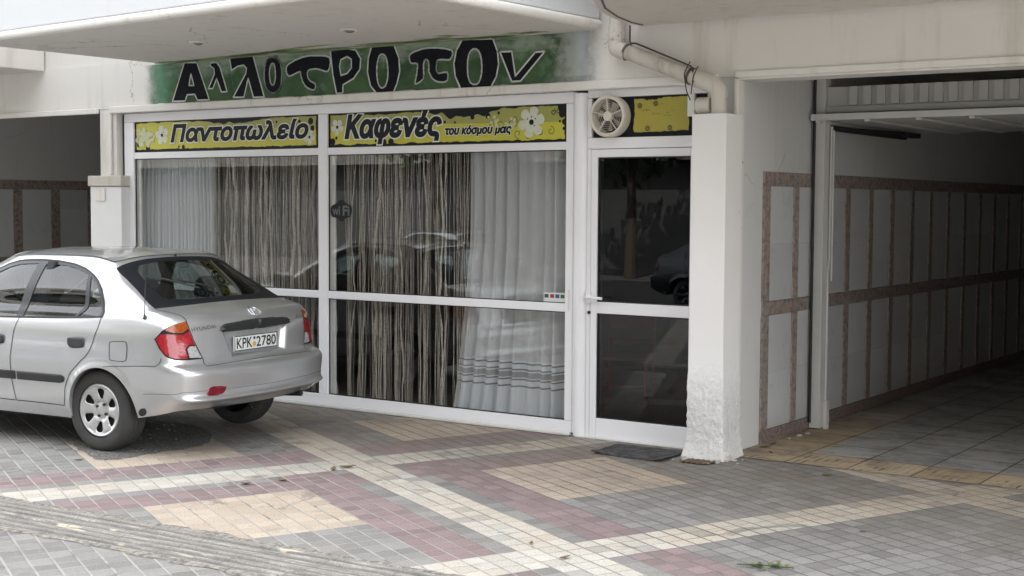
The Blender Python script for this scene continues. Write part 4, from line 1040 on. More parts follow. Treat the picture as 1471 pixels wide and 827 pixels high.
b.tube(bend([(-4.43, 8.53, 2.70), (-4.47, 8.52, 2.62), (-4.455, 8.53, 2.50), (-4.44, 8.56, 2.44)], .02), .004, 6); b.tube(bend([(-4.37, 8.53, 2.665), (-4.40, 8.52, 2.60), (-4.42, 8.53, 2.48)], .02), .004, 6)
tag(b.build('cable', simple('old_cable', (.05, .045, .04), .7), smooth=60), 'thin dark cables tied along the slanting drainpipe', 'cable')
for px_, lab in (((285, 60), 'small recessed spotlight in the balcony soffit nearer the left end'), ((502, 42), 'small recessed spotlight in the balcony soffit nearer the middle')):
    w = at_z(px_, 2.985); LM = thing('ceiling_spotlight', lab, 'spotlight', (w[0], w[1], 2.984), group='spotlights in the balcony soffit')
    b = MB(); b.lathe([(.048, 0), (.072, 0), (.070, -.006), (.050, -.010), (.046, -.004)], (w[0], w[1], 2.983), (0, 0, 1), 28); b.build('ring', M['alu_dirty'], LM, smooth=40)
    b = MB(); b.lathe([(.001, -.026), (.022, -.022), (.038, -.010), (.045, -.003)], (w[0], w[1], 2.983), (0, 0, 1), 24); b.build('bulb', simple('lamp_face', (.22, .20, .17), .25), LM, smooth=60)

# ================================================================== GARAGE DOOR IN THE RIGHT PASSAGE
GD = thing('garage_door', 'white up-and-over garage door standing open at the mouth of the right passage', 'garage door', (-2.6, 10.1, 0))
M['gar'] = simple('garage_paint', (.50, .50, .48), .5, var=.10, vscale=5); M['gar2'] = simple('garage_frame_paint', (.62, .62, .60), .45, var=.08, vscale=8)
b = MB(); b.box(-4.172, -4.085, 10.08, 10.20, .015, 2.72); b.build('post', M['gar2'], GD, bevel=.004)
b = MB(); b.box(-1.06, -.96, 10.08, 10.20, .015, 2.72); b.build('post', M['gar2'], GD, bevel=.004)
b = MB(); b.box(-4.083, -1.062, 10.12, 10.15, 2.425, 2.625)
b.box(-4.083, -1.062, 10.095, 10.118, 2.43, 2.475)
x = -3.905
while x < -1.1: b.box(x, x + .066, 10.092, 10.118, 2.482, 2.623); x += .107
b.build('transom_panel', M['gar'], GD, bevel=.003)
b = MB(); b.box(-4.16, -1.0, 9.985, 10.02, 2.368, 2.416); b.box(-4.15, -1.01, 10.021, 12.3, 2.372, 2.40)
for k in range(9): b.box(-4.14 + k * .385, -4.10 + k * .385, 10.03, 12.2, 2.352, 2.371)
b.build('door_leaf', M['gar2'], GD, bevel=.003)
b = MB(); b.tube([(-4.075, 10.22, 2.32), (-3.995, 11.7, 2.345)], .012, 6); b.box(-4.02, -3.95, 11.6, 11.9, 2.31, 2.35); b.box(-4.10, -4.07, 10.2, 11.9, 2.30, 2.34)
b.build('track', M['dark'], GD)
b = MB(); b.tube([(-4.068, 10.18, 2.33), (-4.068, 10.18, 1.30), (-4.085, 10.19, 1.20), (-4.085, 10.19, .05)], .011, 8); b.tube([(-4.045, 10.17, 2.30), (-4.045, 10.17, 1.15)], .007, 6); b.box(-4.083, -4.055, 10.15, 10.20, .0, .22)
b.build('guide_rod', M['gar2'], GD, smooth=40)
b = MB(); b.tube([(-4.155, 10.05, 2.95), (-4.155, 10.05, 1.2), (-4.158, 10.06, .06)], .012, 8)  # black tube added to draw the dark gap beside the garage post
tag(b.build('cable', simple('gap_black', (.02, .02, .022), .6), smooth=60), 'black strip added for the dark gap between the passage wall and the garage post', 'cable')

# ================================================================== SMALL THINGS ON THE GROUND
mat_c = [at_z(p_)[:2] for p_ in ((849, 651), (887, 638), (988.6, 650), (950.5, 664.7))]
vs = []; nx, ny = 40, 18
for j in range(ny + 1):
    for i in range(nx + 1):
        f, g = i / nx, j / ny
        p_ = (1 - f) * (1 - g) * np.array(mat_c[0]) + (1 - f) * g * np.array(mat_c[1]) + f * g * np.array(mat_c[2]) + f * (1 - g) * np.array(mat_c[3])
        curl = .018 * max(0, 1 - math.hypot(f, g * .6) / .22) + .02 * max(0, (f - .85) / .15) * (1 - g)
        vs.append((p_[0], p_[1], .008 + curl + .005 * mnoise.noise(Vector((f * 4, g * 3, 2)))))
fs = [(j * (nx + 1) + i, j * (nx + 1) + i + 1, (j + 1) * (nx + 1) + i + 1, (j + 1) * (nx + 1) + i) for j in range(ny) for i in range(nx)]
b = MB(); b.add(vs, fs); dm = tag(b.build('doormat', M['rubber'], smooth=60), 'worn black rubber doormat with curled corner lying in front of the glass door', 'doormat')
sm = dm.modifiers.new('thick', 'SOLIDIFY'); sm.thickness = .006; sm.offset = 1
# broken drain hole at the foot of the column
hc = (-4.235, 8.315)
b = MB(); ring = [(hc[0] + .115 * math.cos(a) * (1 + .15 * math.sin(3 * a)), hc[1] + .085 * math.sin(a) * (1 + .2 * math.cos(2 * a))) for a in np.linspace(0, 2 * math.pi, 30, endpoint=False)]
b.add([(a, c_, .0035) for a, c_ in ring], [tuple(range(30))]); DH = tag(b.build('drain_hole', simple('drain_dark', (.018, .015, .012), .9)), 'broken dark drain hole in the pavement at the foot of the square column', 'drain')
b = MB()
for k in range(5): b.tube([(hc[0] - .09 + .04 * k, hc[1] - .06, .008), (hc[0] - .05 + .04 * k, hc[1] + .06, .012)], .006, 5)
b.build('bars', simple('rusty_bars', (.17, .12, .08), .8, var=.4, vscale=30), DH)
M['chip'] = simple('plaster_chip', (.46, .445, .41), .8, var=.15)
chips = [(-4.36, 8.36, .05), (-4.33, 8.33, .035), (-4.12, 8.40, .045), (-4.08, 8.46, .03), (-4.05, 8.50, .03), (-4.10, 8.36, .025), (-4.15, 8.31, .02), (-4.00, 8.55, .022), (-4.09, 9.72, .035), (-4.08, 9.85, .03), (-4.11, 9.55, .03), (-3.98, 8.42, .015), (-4.40, 8.30, .02)]
for k, (cx_, cy_, r) in enumerate(chips):
    r *= .75
    b = MB(); n = 7; an = sorted(rng.uniform(0, 6.28, n)); lo = [(cx_ + r * rng.uniform(.6, 1.1) * math.cos(a), cy_ + r * rng.uniform(.5, 1) * math.sin(a)) for a in an]
    b.prism(lo, flat, .004, .004 + r * rng.uniform(.3, .5))
    tag(b.build('plaster_chip', M['chip']), 'small white flake of plaster fallen on the paving by the wall foot', 'plaster chip', group='plaster flakes fallen by the column and passage wall')
# fallen leaves
def leaf_mat(n, c):
    return simple(n, c, .55, var=.3, vscale=25)
M['leaf'] = leaf_mat('green_leaf', (.035, .07, .022)); M['leaf2'] = leaf_mat('yellow_leaf', (.14, .15, .05)); M['leaf3'] = leaf_mat('dry_leaf', (.16, .115, .07))
def leaf(b, x, y, L, an, curl=.3, z=.004, wd=.28, mi=0):
    vs = []; n = 7
    for i in range(n + 1):
        f = i / n; w = wd * L * math.sin(math.pi * min(1, f * .96 + .02)) ** .8
        for s_ in (-1, 0, 1):
            u = L * f; v = s_ * w; zz = z + curl * L * ((f - .45) ** 2) + abs(s_) * w * .45
            vs.append((x + u * math.cos(an) - v * math.sin(an), y + u * math.sin(an) + v * math.cos(an), zz))
    b.add(vs, [(i * 3 + k, i * 3 + k + 1, i * 3 + k + 4, i * 3 + k + 3) for i in range(n) for k in range(2)], mi)
lc = at_z((1098, 816))[:2]; b = MB()
for k in range(11):
    a = rng.uniform(0, 6.28); leaf(b, lc[0] + rng.normal(0, .04) - .03, lc[1] + rng.normal(0, .035), rng.uniform(.03, .055), a, z=.005 + .012 * rng.random(), mi=0 if k % 3 else 1)
b.tube([(lc[0] - .12, lc[1] - .05, .012), (lc[0], lc[1], .014), (lc[0] + .13, lc[1] + .05, .01)], .003, 5)
for k in range(6): leaf(b, lc[0] + .06 + rng.normal(0, .03), lc[1] + .05 + rng.normal(0, .03), rng.uniform(.03, .05), rng.uniform(0, 6.28), z=.006, mi=1)
tag(b.build('leafy_twig', [M['leaf'], M['leaf2']], smooth=60), 'small broken twig of green and yellow leaves lying on grey pavers', 'twig')
for (px_, L, an) in (((487, 672), .11, .6), ((478, 677), .09, 2.2), ((803, 804), .07, 1.2), ((345, 695), .08, .2), ((412, 692), .09, 3), ((1233, 764), .05, .5), ((106, 662), .07, 1), ((762, 783), .05, 2), ((1090, 643), .09, .5), ((1105, 640), .08, 1.4), ((1110, 652), .06, 2.4), ((1180, 683), .07, .2), ((985, 700), .03, 0)):
    w = at_z(px_); b = MB(); leaf(b, w[0], w[1], L, an, curl=.5, wd=.2)
    tag(b.build('dry_leaf', M['leaf3'], smooth=60), 'small curled brown leaf lying on the paving', 'leaf', group='dry leaves scattered on the paving')

# ================================================================== SILVER CAR (local axes: x forward from the rear axle, y to its left, z up)
CAR_LOC = Vector((-7.8448, 7.0080, 0)); CAR_ROT = R(186)
CAR = thing('parked_car', 'silver five-door hatchback parked with its tail towards the shopfront corner', 'car', CAR_LOC, rot=(0, 0, CAR_ROT))
CM = Matrix.Translation(CAR_LOC) @ Matrix.Rotation(CAR_ROT, 4, 'Z'); CI = CM.inverted()
def base_row(zf, zs, zr, Wd, uf, ur, kz=None):
    zm = (zs + zr) / 2
    r = [(uf, 0, zf), (uf - .06, .40 * Wd / .8, zf), (uf - .26, .83 * Wd, zf), (2.74, .94 * Wd, (zf + zs) / 2), (2.44, .975 * Wd, zs), (1.95, .995 * Wd, zs), (1.45, Wd, zs), (.95, Wd, zs), (.5, Wd, zs), (.15, Wd, zs), (-.10, Wd, zs),
         (-.33, .994 * Wd, zs * .75 + zr * .25), (-.57, .982 * Wd, zm * .6 + zr * .4), (ur + .125, .925 * Wd, zr), (ur + .045, .66 * Wd, zr), (ur + .012, .33 * Wd, zr), (ur, 0, zr)]
    return r
ROWS = [
 base_row(.20, .215, .325, .772, 3.06, -.795), base_row(.28, .30, .372, .800, 3.12, -.858), base_row(.38, .44, .400, .822, 3.14, -.902),
 base_row(.48, .55, .435, .834, 3.13, -.872), base_row(.56, .62, .575, .838, 3.11, -.886), base_row(.60, .66, .616, .837, 3.09, -.850), base_row(.63, .715, .640, .835, 3.08, -.795),
 base_row(.68, .81, .80, .827, 3.04, -.766), base_row(.72, .875, .893, .809, 2.98, -.748),
 [(2.90, 0, .755), (2.87, .38, .755), (2.74, .64, .765), (2.66, .72, .80), (2.42, .755, .85), (1.95, .775, .895), (1.45, .786, .915), (.95, .787, .92), (.5, .787, .925), (.15, .787, .932), (-.10, .787, .938), (-.32, .783, .942), (-.50, .772, .945), (-.602, .730, .948), (-.668, .49, .953), (-.69, .24, .955), (-.70, 0, .956)],
 [(2.42, 0, .905), (2.41, .35, .90), (2.37, .55, .895), (2.3, .65, .895), (2.15, .70, .905), (1.88, .745, .930), (1.45, .768, .945), (.95, .774, .95), (.5, .775, .955), (.15, .775, .96), (-.1, .774, .965), (-.31, .765, .972), (-.46, .747, .978), (-.535, .703, .98), (-.595, .47, .985), (-.612, .24, .987), (-.618, 0, .988)],
 [(1.98, 0, .985), (1.95, .35, .98), (1.88, .58, .965), (1.84, .64, .96), (1.80, .675, .958), (1.70, .71, .965), (1.40, .745, .985), (.95, .752, .99), (.5, .755, .995), (.15, .755, 1.0), (-.06, .753, 1.005), (-.22, .745, 1.006), (-.35, .73, 1.005), (-.43, .70, 1.003), (-.475, .47, 1.013), (-.49, .24, 1.018), (-.495, 0, 1.02)],
 [(1.72, 0, 1.13), (1.69, .33, 1.125), (1.62, .54, 1.11), (1.58, .60, 1.10), (1.55, .63, 1.095), (1.48, .66, 1.095), (1.28, .695, 1.10), (.93, .71, 1.105), (.5, .715, 1.11), (.2, .715, 1.115), (.03, .708, 1.12), (-.08, .70, 1.12), (-.16, .685, 1.12), (-.215, .655, 1.12), (-.275, .45, 1.135), (-.295, .23, 1.14), (-.30, 0, 1.143)],
 [(1.42, 0, 1.265), (1.40, .31, 1.26), (1.35, .50, 1.235), (1.33, .55, 1.225), (1.31, .57, 1.22), (1.27, .59, 1.22), (1.15, .62, 1.225), (.9, .64, 1.235), (.5, .648, 1.24), (.25, .646, 1.24), (.13, .64, 1.235), (.06, .632, 1.23), (.005, .622, 1.225), (-.035, .605, 1.22), (-.09, .42, 1.252), (-.11, .21, 1.262), (-.115, 0, 1.265)],
 [(1.18, 0, 1.365), (1.17, .28, 1.36), (1.14, .45, 1.34), (1.13, .49, 1.33), (1.115, .505, 1.325), (1.08, .52, 1.325), (1.0, .545, 1.335), (.85, .565, 1.345), (.5, .575, 1.35), (.3, .572, 1.347), (.2, .57, 1.34), (.145, .568, 1.33), (.10, .562, 1.318), (.06, .555, 1.305), (.035, .40, 1.333), (.02, .2, 1.343), (.015, 0, 1.346)],
]
def pchip(P, K):
    """monotone cubic through knots along axis 0"""
    P = np.asarray(P, float); d = np.diff(P, axis=0); m = np.zeros_like(P); m[0] = d[0]; m[-1] = d[-1]
    a, b_ = d[:-1], d[1:]; s_ = a + b_
    with np.errstate(divide='ignore', invalid='ignore'): h = np.where(a * b_ > 0, 2 * a * b_ / np.where(s_ == 0, 1, s_), 0)
    m[1:-1] = h; out = []
    for i in range(len(P) - 1):
        for k in range(K):
            x = k / K; out.append((2 * x**3 - 3 * x**2 + 1) * P[i] + (x**3 - 2 * x**2 + x) * m[i] + (-2 * x**3 + 3 * x**2) * P[i + 1] + (x**3 - x**2) * m[i + 1])
    out.append(P[-1]); return np.array(out)
KS, KT = 12, 12
grid = np.array(ROWS)                                   # rows, columns, 3
full = np.concatenate([grid, (grid[:, -2::-1] * [1, -1, 1])], axis=1)   # 33 columns all round
full = np.array([pchip(r_, KS) for r_ in full])
T = np.swapaxes(np.array([pchip(full[:, j], KT) for j in range(full.shape[1])]), 0, 1)   # [t, s, 3]
def blur(A, ax, sig, wrap):
    n = int(3 * sig); k = np.exp(-.5 * (np.arange(-n, n + 1) / sig) ** 2); k /= k.sum()
    pad = [(0, 0)] * A.ndim; pad[ax] = (n, n)
    if wrap: B = np.concatenate([np.take(A, range(A.shape[ax] - n - 1, A.shape[ax] - 1), ax), A, np.take(A, range(1, n + 1), ax)], ax)
    else:
        lo = 2 * np.take(A, [0], ax) - np.take(A, range(n, 0, -1), ax); hi = 2 * np.take(A, [-1], ax) - np.take(A, range(A.shape[ax] - 2, A.shape[ax] - n - 2, -1), ax)
        B = np.concatenate([lo, A, hi], ax)
    return sum(k[i] * np.take(B, range(i, i + A.shape[ax]), ax) for i in range(2 * n + 1))
T = blur(T, 1, 4.0, True); T = blur(T, 0, 2.2, False)
NTt, NSs = T.shape[0] - 1, 16 * KS
Tl = T[:, :NSs + 1]
def surf(st):
    st = np.atleast_2d(np.asarray(st, float)); s_ = np.clip(st[:, 0], 0, 16) * KS; t_ = np.clip(st[:, 1], 0, len(ROWS) - 1) * KT
    i = np.minimum(s_.astype(int), NSs - 1); j = np.minimum(t_.astype(int), NTt - 1); a = (s_ - i)[:, None]; b_ = (t_ - j)[:, None]
    P = (1 - a) * (1 - b_) * Tl[j, i] + a * (1 - b_) * Tl[j, i + 1] + (1 - a) * b_ * Tl[j + 1, i] + a * b_ * Tl[j + 1, i + 1]
    # wheel-arch lips stand slightly proud, number-plate recess sunk into the lid
    for cu, rad in ((-.06, .307), (2.42, .312)):
        d = np.hypot(P[:, 0] - cu, P[:, 2] - .287); g = np.exp(-((d - rad) / .034) ** 2) * (P[:, 1] > .6)
        P[:, 1] += .014 * g
    rec = (P[:, 0] < -.55) & (P[:, 2] < .90) & (P[:, 2] > .62)
    hw = .295 + (P[:, 2] - .655) * .36
    dd = np.minimum(np.minimum((hw - np.abs(P[:, 1])) / .045, (P[:, 2] - .652) / .022), (.866 - P[:, 2]) / .012)
    f = np.clip(dd, 0, 1); f = f * f * (3 - 2 * f); P[:, 0] += np.where(rec, .042 * f, 0)
    return P
def surf_n(st):
    st = np.atleast_2d(np.asarray(st, float)); e = .06
    a = surf(st + [e, 0]) - surf(st - [e, 0]); b_ = surf(st + [0, e]) - surf(st - [0, e])
    # at the mirror seam the difference along s loses its v part: mirror it
    sx = st[:, 0] >= 16 - e; sx0 = st[:, 0] <= e
    for m_ in (sx, sx0):
        if m_.any(): a[m_] = [0, -1 if m_ is sx else 1, 0]
    n = np.cross(a, b_); L = np.linalg.norm(n, axis=1)[:, None]; n = n / np.where(L < 1e-9, 1, L)
    c = np.array([1.2, 0, .6]); P = surf(st); flip = np.sum(n * (P - c), axis=1) < 0; n[flip] *= -1
    return n
# inverse: rays onto the skin -> (s, t)
allv = T.reshape(-1, 3); ncol = T.shape[1]
quads = [(j * ncol + i, j * ncol + i + 1, (j + 1) * ncol + i + 1, (j + 1) * ncol + i) for j in range(T.shape[0] - 1) for i in range(ncol - 1)]
bvh = BVHTree.FromPolygons([tuple(v) for v in allv], quads)
def ray_st(o_, d_):
    h = bvh.ray_cast(Vector(o_), Vector(d_))
    if h[0] is None:                      # just off the outline: nearest skin to the ray
        best = None
        for k in np.linspace(2, 16, 300):
            g = bvh.find_nearest(Vector(o_) + Vector(d_) * k)
            if best is None or g[3] < best[3]: best = g
        h = best
    p_, idx = h[0], h[2]
    j, i = divmod(idx, ncol - 1)
    q0, q1, q3 = (np.array(allv[k]) for k in (quads[idx][0], quads[idx][1], quads[idx][3]))
    A = np.stack([q1 - q0, q3 - q0], 1); sol = np.linalg.lstsq(A, np.array(p_) - q0, rcond=None)[0]
    s_ = (i + np.clip(sol[0], 0, 1)) / KS; t_ = (j + np.clip(sol[1], 0, 1)) / KT
    return (min(s_, 16.0), t_)
camL = CI @ Vector(CAM_C)
def PX(x, y): 
    d = CI.to_3x3() @ Vector(ray((x, y))); return ray_st(camL, d.normalized())
def UZ(u, z): return ray_st((u, 4, z), (0, -1, 0))
def VZ(v, z): return ray_st((-4, v, z), (1, 0, 0))
def path_st(L):
    out = []
    for p_ in L: out.append(PX(*p_) if len(p_) == 2 else (UZ(p_[1], p_[2]) if p_[0] == 'u' else (VZ(p_[1], p_[2]) if p_[0] == 'v' else (p_[1], p_[2]))))
    return out
SXs, SYs = .25, .12
def dens(lp, closed=True, step=.03):
    out = []; n = len(lp)
    for i in range(n if closed else n - 1):
        a, c_ = np.array(lp[i]), np.array(lp[(i + 1) % n]); L = np.linalg.norm((c_ - a) * [SXs, SYs]); k = max(1, int(L / step))
        out += [tuple(a + (c_ - a) * q_ / k) for q_ in range(k)]
    if not closed: out.append(lp[-1])
    return out
E_ = ('s',)
TMAX = len(ROWS) - 1
rear_door = path_st([(28.5, 455.3), (146, 455.3), (140, 473), (133.5, 491), (124, 510), (111, 524), (101, 535.5), (96.5, 546), (93.5, 557), (92.9, 582), (60, 578), (24, 574.2), (17, 545), (14.5, 510), (18.5, 482)])
front_door = path_st([(27.2, 455.3), (17, 483), (13, 510), (15.5, 545), (22.6, 574.2), ('u', 1.2, .312), ('u', 1.72, .312), ('u', 1.80, .42), ('u', 1.80, .60), ('u', 1.82, .80), ('u', 1.78, .895), ('u', 1.4, .902)])
dlo = path_st([(146.8, 455), (149.3, 444), (149.3, 433), (146.3, 415), (141, 403), (135.5, 395.6), (124, 386), (108.4, 379.3), (85, 374.6), (64, 372.8), (45, 372.8), (29, 374), (14, 378.3), (0, 385), ('u', 1.15, 1.205), ('u', 1.42, 1.09), ('u', 1.64, .975), ('u', 1.70, .915), ('u', 1.4, .905), (0, 454.6)])
g_rear = path_st([(33.2, 453.6), (67, 379.2), (95, 380.7), (112, 386), (127.0, 393.6), (107.8, 453.6)])
g_quart = path_st([(112, 453.6), (131, 397.5), (139.3, 408), (144, 424), (145.6, 436), (145.3, 446), (143.5, 453.6)])
g_front = path_st([(24.2, 453.6), (56, 378.2), (30, 379), (14, 383.5), (0, 390), ('u', 1.14, 1.185), ('u', 1.40, 1.075), ('u', 1.61, .97), ('u', 1.63, .925), ('u', 1.4, .912), (0, 453.8)])
light = path_st([(221.4, 487.1), (232.3, 475.5), (247.8, 467), (267.1, 461.6), (271, 473.6), (276.8, 489), (284.6, 504.5), (290.4, 515), (271, 517.3), (251.6, 517.3), (236.9, 511.5), (228.4, 500.7)])
amber = path_st([(236.5, 474.5), (247.8, 467.6), (266.6, 462.4), (270.2, 472.6), (262, 478), (249, 478.2)])
clear = path_st([(268.6, 502), (272.5, 497.4), (280, 497), (289, 513.6), (272, 514.0)])
red_in = path_st([(224, 487.5), (232, 480), (245, 480.5), (262, 481), (271.5, 476), (277, 491), (279.5, 495), (271, 495.3), (266, 501.5), (270, 515.3), (252, 515.6), (238.5, 510), (230.5, 500)])
flap = path_st(smooth_loop([(158.5, 491.4), (170, 490.3), (181, 491.6), (182.3, 500), (181.8, 511), (180, 518.2), (170, 518.7), (158.6, 516.8), (157.3, 511), (157.4, 498)], 3))
lid = path_st([(222.6, 443.9), (240, 448.2), (256.4, 452.3), (266.6, 459.5), (268.4, 464), (272, 473.6), (277.8, 489), (285.6, 504), (291.4, 515), (297.6, 526.3), (330, 521), (369.9, 514.4)]) + [(16, PX(371.5, 514.2)[1]), (16, 11.0)]
lid_top = [(15.5, 10.98), (14.5, 10.97), (14.0, 10.95)]
bump = path_st([(149.6, 526.8), (180, 526.2), (223.6, 526.1), (231.8, 514.2), (237, 512.6), (251.6, 518.3), (271, 518.3), (290.6, 516), (297, 527.2), (330, 521.8), (369.9, 515.2)]) + [(16, PX(371.5, 515.0)[1]), (16, -1), (9.0, -1)]
rglass = path_st([(222.6, 443.2), (196, 415.5), (181, 400), (166.9, 385.1), (176, 380.4), (186.3, 376.9), (210.5, 371.6), (246, 368.6)]) + [(16, PX(246.7, 368.6)[1]), (16, 10.98), (15.2, 10.97), (14.4, 10.95)]
rclear = path_st([(237, 429.5), (222, 418), (206, 400.5), (196, 387), (200, 381.5), (220, 377), (246, 374.5)]) + [(16, PX(246.7, 374.3)[1]), (16, 11.33), (15.2, 11.32), (14.5, 11.34)]
def arch_loop(cu, rad, zc):
    pts = []
    for k in range(41):
        a = -0.25 + (math.pi + .5) * k / 40; pts.append(UZ(cu + rad * math.cos(a), max(zc + rad * math.sin(a), .222)))
    return [(pts[0][0], -1)] + pts + [(pts[-1][0], -1)]
arch_r = arch_loop(-.06, .307, .287); arch_f = arch_loop(2.42, .312, .287)
wscreen = [(-1, 11.05), (2.0, 11.05), (3.4, 11.1), (3.75, 12), (3.3, 13.6), (2.0, 13.75), (-1, 13.75)]
headl = [(1.5, 6.2), (1.6, 7.7), (2.4, 8.6), (3.2, 8.7), (3.3, 8.2), (2.6, 6.7)]
grille = [(-1, 5.9), (.9, 5.9), (1.0, 7.4), (-1, 7.4)]
LOOPS = dict(rear_door=rear_door, front_door=front_door, dlo=dlo, g_rear=g_rear, g_quart=g_quart, g_front=g_front, light=light, amber=amber, clear=clear, red_in=red_in, flap=flap, lid=lid, bump=bump, rglass=rglass, rclear=rclear, arch_r=arch_r, arch_f=arch_f, wscreen=wscreen, headl=headl, grille=grille)
Vv = []; Ee = []
dom = [(0, 0), (16, 0), (16, TMAX), (0, TMAX)]
for lp in [dom] + list(LOOPS.values()):
    d_ = dens(lp, step=.022); b0 = len(Vv); Vv += [Vector((a * SXs, c_ * SYs)) for a, c_ in d_]; Ee += [(b0 + i, b0 + (i + 1) % len(d_)) for i in range(len(d_))]
for a in np.arange(0, 16.01, 1 / 7):
    for c_ in np.arange(0, TMAX + .01, 1 / 6): Vv.append(Vector((a * SXs, c_ * SYs)))
for a in np.arange(13.4, 16.01, 1 / 20):                # finer on the tailgate and bumper
    for c_ in np.arange(.5, 9.2, 1 / 14): Vv.append(Vector((a * SXs + .0013, c_ * SYs + .0011)))
vo, eo, fo_, *_ = delaunay_2d_cdt(Vv, Ee, [], 0, 1e-5)
ST_ = np.array([(v.x / SXs, v.y / SYs) for v in vo]); FT = np.array([tuple(f) for f in fo_]); CE = ST_[FT].mean(1)
okd = (CE[:, 0] > 0) & (CE[:, 0] < 16) & (CE[:, 1] > 0) & (CE[:, 1] < TMAX)
IN = {k: inside(v, CE) for k, v in LOOPS.items()}
cls = np.full(len(FT), 'body', dtype=object)
for k in ('bump', 'lid', 'rear_door', 'front_door', 'flap', 'dlo', 'g_rear', 'g_quart', 'g_front', 'rglass', 'rclear', 'wscreen', 'grille', 'headl', 'light', 'red_in', 'amber', 'clear', 'arch_r', 'arch_f'):
    cls[IN[k]] = k
cls[~okd] = 'none'; cls[IN['arch_r'] | IN['arch_f']] = 'none'
PT = surf(ST_); NN = surf_n(ST_)
def patch(name, mat, parent, keys, sides=(1,), off=0.0, both=False, edge=0.0, flipn=False):
    """mesh of the triangles of the given classes, with true skin normals; edge turns the rim inwards"""
    sel = FT[np.isin(cls, keys)]
    if len(sel) == 0: return None
    vs, ns, fs = [], [], []
    for sd in sides:
        u_, inv = np.unique(sel, return_inverse=True); inv = inv.reshape(sel.shape); b0 = len(vs)
        P = PT[u_] + NN[u_] * off; P = P * [1, sd, 1]; Nn = NN[u_] * [1, sd, 1]
        vs += [tuple(p_) for p_ in P]; ns += [tuple(n_) for n_ in Nn]
        tri = inv + b0
        # orient along the normals
        a, c_, d_ = (np.array(vs)[tri[:, k]] for k in range(3)); gn = np.cross(c_ - a, d_ - a); fl_ = np.sum(gn * np.array(ns)[tri[:, 0]], 1) < 0
        tri[fl_] = tri[fl_][:, ::-1]; fs += [tuple(int(x) for x in f) for f in tri]
        if edge:
            from collections import Counter
            cnt = Counter(); dirn = {}
            for f in tri:
                for k in range(3):
                    e = (int(f[k]), int(f[(k + 1) % 3])); cnt[tuple(sorted(e))] += 1; dirn[tuple(sorted(e))] = e
            rim = {}
            for e, n_ in cnt.items():
                if n_ == 1:
                    a_, c2 = dirn[e]
                    if abs(vs[a_][1]) < 1e-4 and abs(vs[c2][1]) < 1e-4: continue
                    for x in (a_, c2):
                        if x not in rim:
                            rim[x] = len(vs); vs.append(tuple(np.array(vs[x]) - np.array(ns[x]) * edge)); ns.append(ns[x])
                    fs.append((c2, a_, rim[a_], rim[c2]))
    me = bpy.data.meshes.new(name); me.from_pydata(vs, [], fs); me.materials.append(mat)
    for p_ in me.polygons: p_.use_smooth = True
    me.normals_split_custom_set_from_vertices([tuple(-np.array(n_)) if flipn else n_ for n_ in ns])
    o = bpy.data.objects.new(name, me); COL.objects.link(o); o.parent = parent
    return o
def strip(loop, w, off, closed=True, step=.03, side=1, mb=None):
    """flat band of width w lying on the skin along a path in (s, t)"""
    d_ = [p_ for p_ in dens(loop, closed, step)]; d_ = [p_ for p_ in d_ if -.01 <= p_[1] <= TMAX + .01 and -.01 <= p_[0] <= 16.01]
    if len(d_) < 2: return mb
    P = surf(d_); Nn = surf_n(d_); n = len(P); vs = []
    for i in range(n):
        a = P[(i - 1) % n] if closed or i > 0 else P[i]; c_ = P[(i + 1) % n] if closed or i < n - 1 else P[i]
        tg = (c_ - a) / (np.linalg.norm(c_ - a) + 1e-9); sd_ = np.cross(Nn[i], tg)
        for q_ in (-1, 1): vs.append((P[i] + sd_ * w / 2 * q_ + Nn[i] * off) * [1, side, 1])
    mb.add(vs, [(2 * i, 2 * i + 1, 2 * ((i + 1) % n) + 1, 2 * ((i + 1) % n)) for i in range(n if closed else n - 1)]); return mb

M['trim_black'] = simple('window_surround', (.028, .030, .033), .35, var=.1)
body = patch('body', M['paint'], CAR, ['body'], (1, -1), edge=.012)
patch('lining', M['dark'], body, ['body', 'dlo'], (1, -1), off=-.032)
bp = patch('bumper', M['paint'], CAR, ['bump'], (1, -1), edge=.015, off=.002)
ld = patch('tailgate', M['paint'], CAR, ['lid'], (1, -1), edge=.012)
for sd in (1, -1):
    for k in ('rear_door', 'front_door'):
        d_ = patch('door', M['paint'], CAR, [k], (sd,), edge=.012)
        patch('door_card', M['dark'], d_, [k], (sd,), off=-.04)
    lt = patch('tail_light', M['sign_black'], CAR, ['light'], (sd,), edge=.01, off=.002)
    patch('red_lens', M['lens_red'], lt, ['red_in'], (sd,), off=.006, edge=.006); patch('indicator_lens', M['lens_amber'], lt, ['amber'], (sd,), off=.006, edge=.006); patch('reversing_lens', M['lens_clear'], lt, ['clear'], (sd,), off=.006, edge=.006)
    wf = patch('window_surround', M['trim_black'], CAR, ['dlo'], (sd,), off=.001)
    for k in ('g_front', 'g_rear', 'g_quart'): patch('side_window', M['car_glass'], wf, [k], (sd,), off=-.004)
    patch('headlight', M['lens_clear'], CAR, ['headl'], (sd,), edge=.01)
patch('filler_flap', M['paint'], CAR, ['flap'], (1,), off=.001)
rgl = patch('rear_window', M['rear_glass'], CAR, ['rclear'], (1, -1))
patch('window_border', M['sign_black'], rgl, ['rglass'], (1, -1), off=.0005)
patch('windscreen', M['car_glass'], CAR, ['wscreen'], (1, -1)); patch('grille', M['black'], CAR, ['grille'], (1, -1))
# flap filler on the other side keeps the body closed
patch('body_filler', M['paint'], body, ['flap'], (-1,))
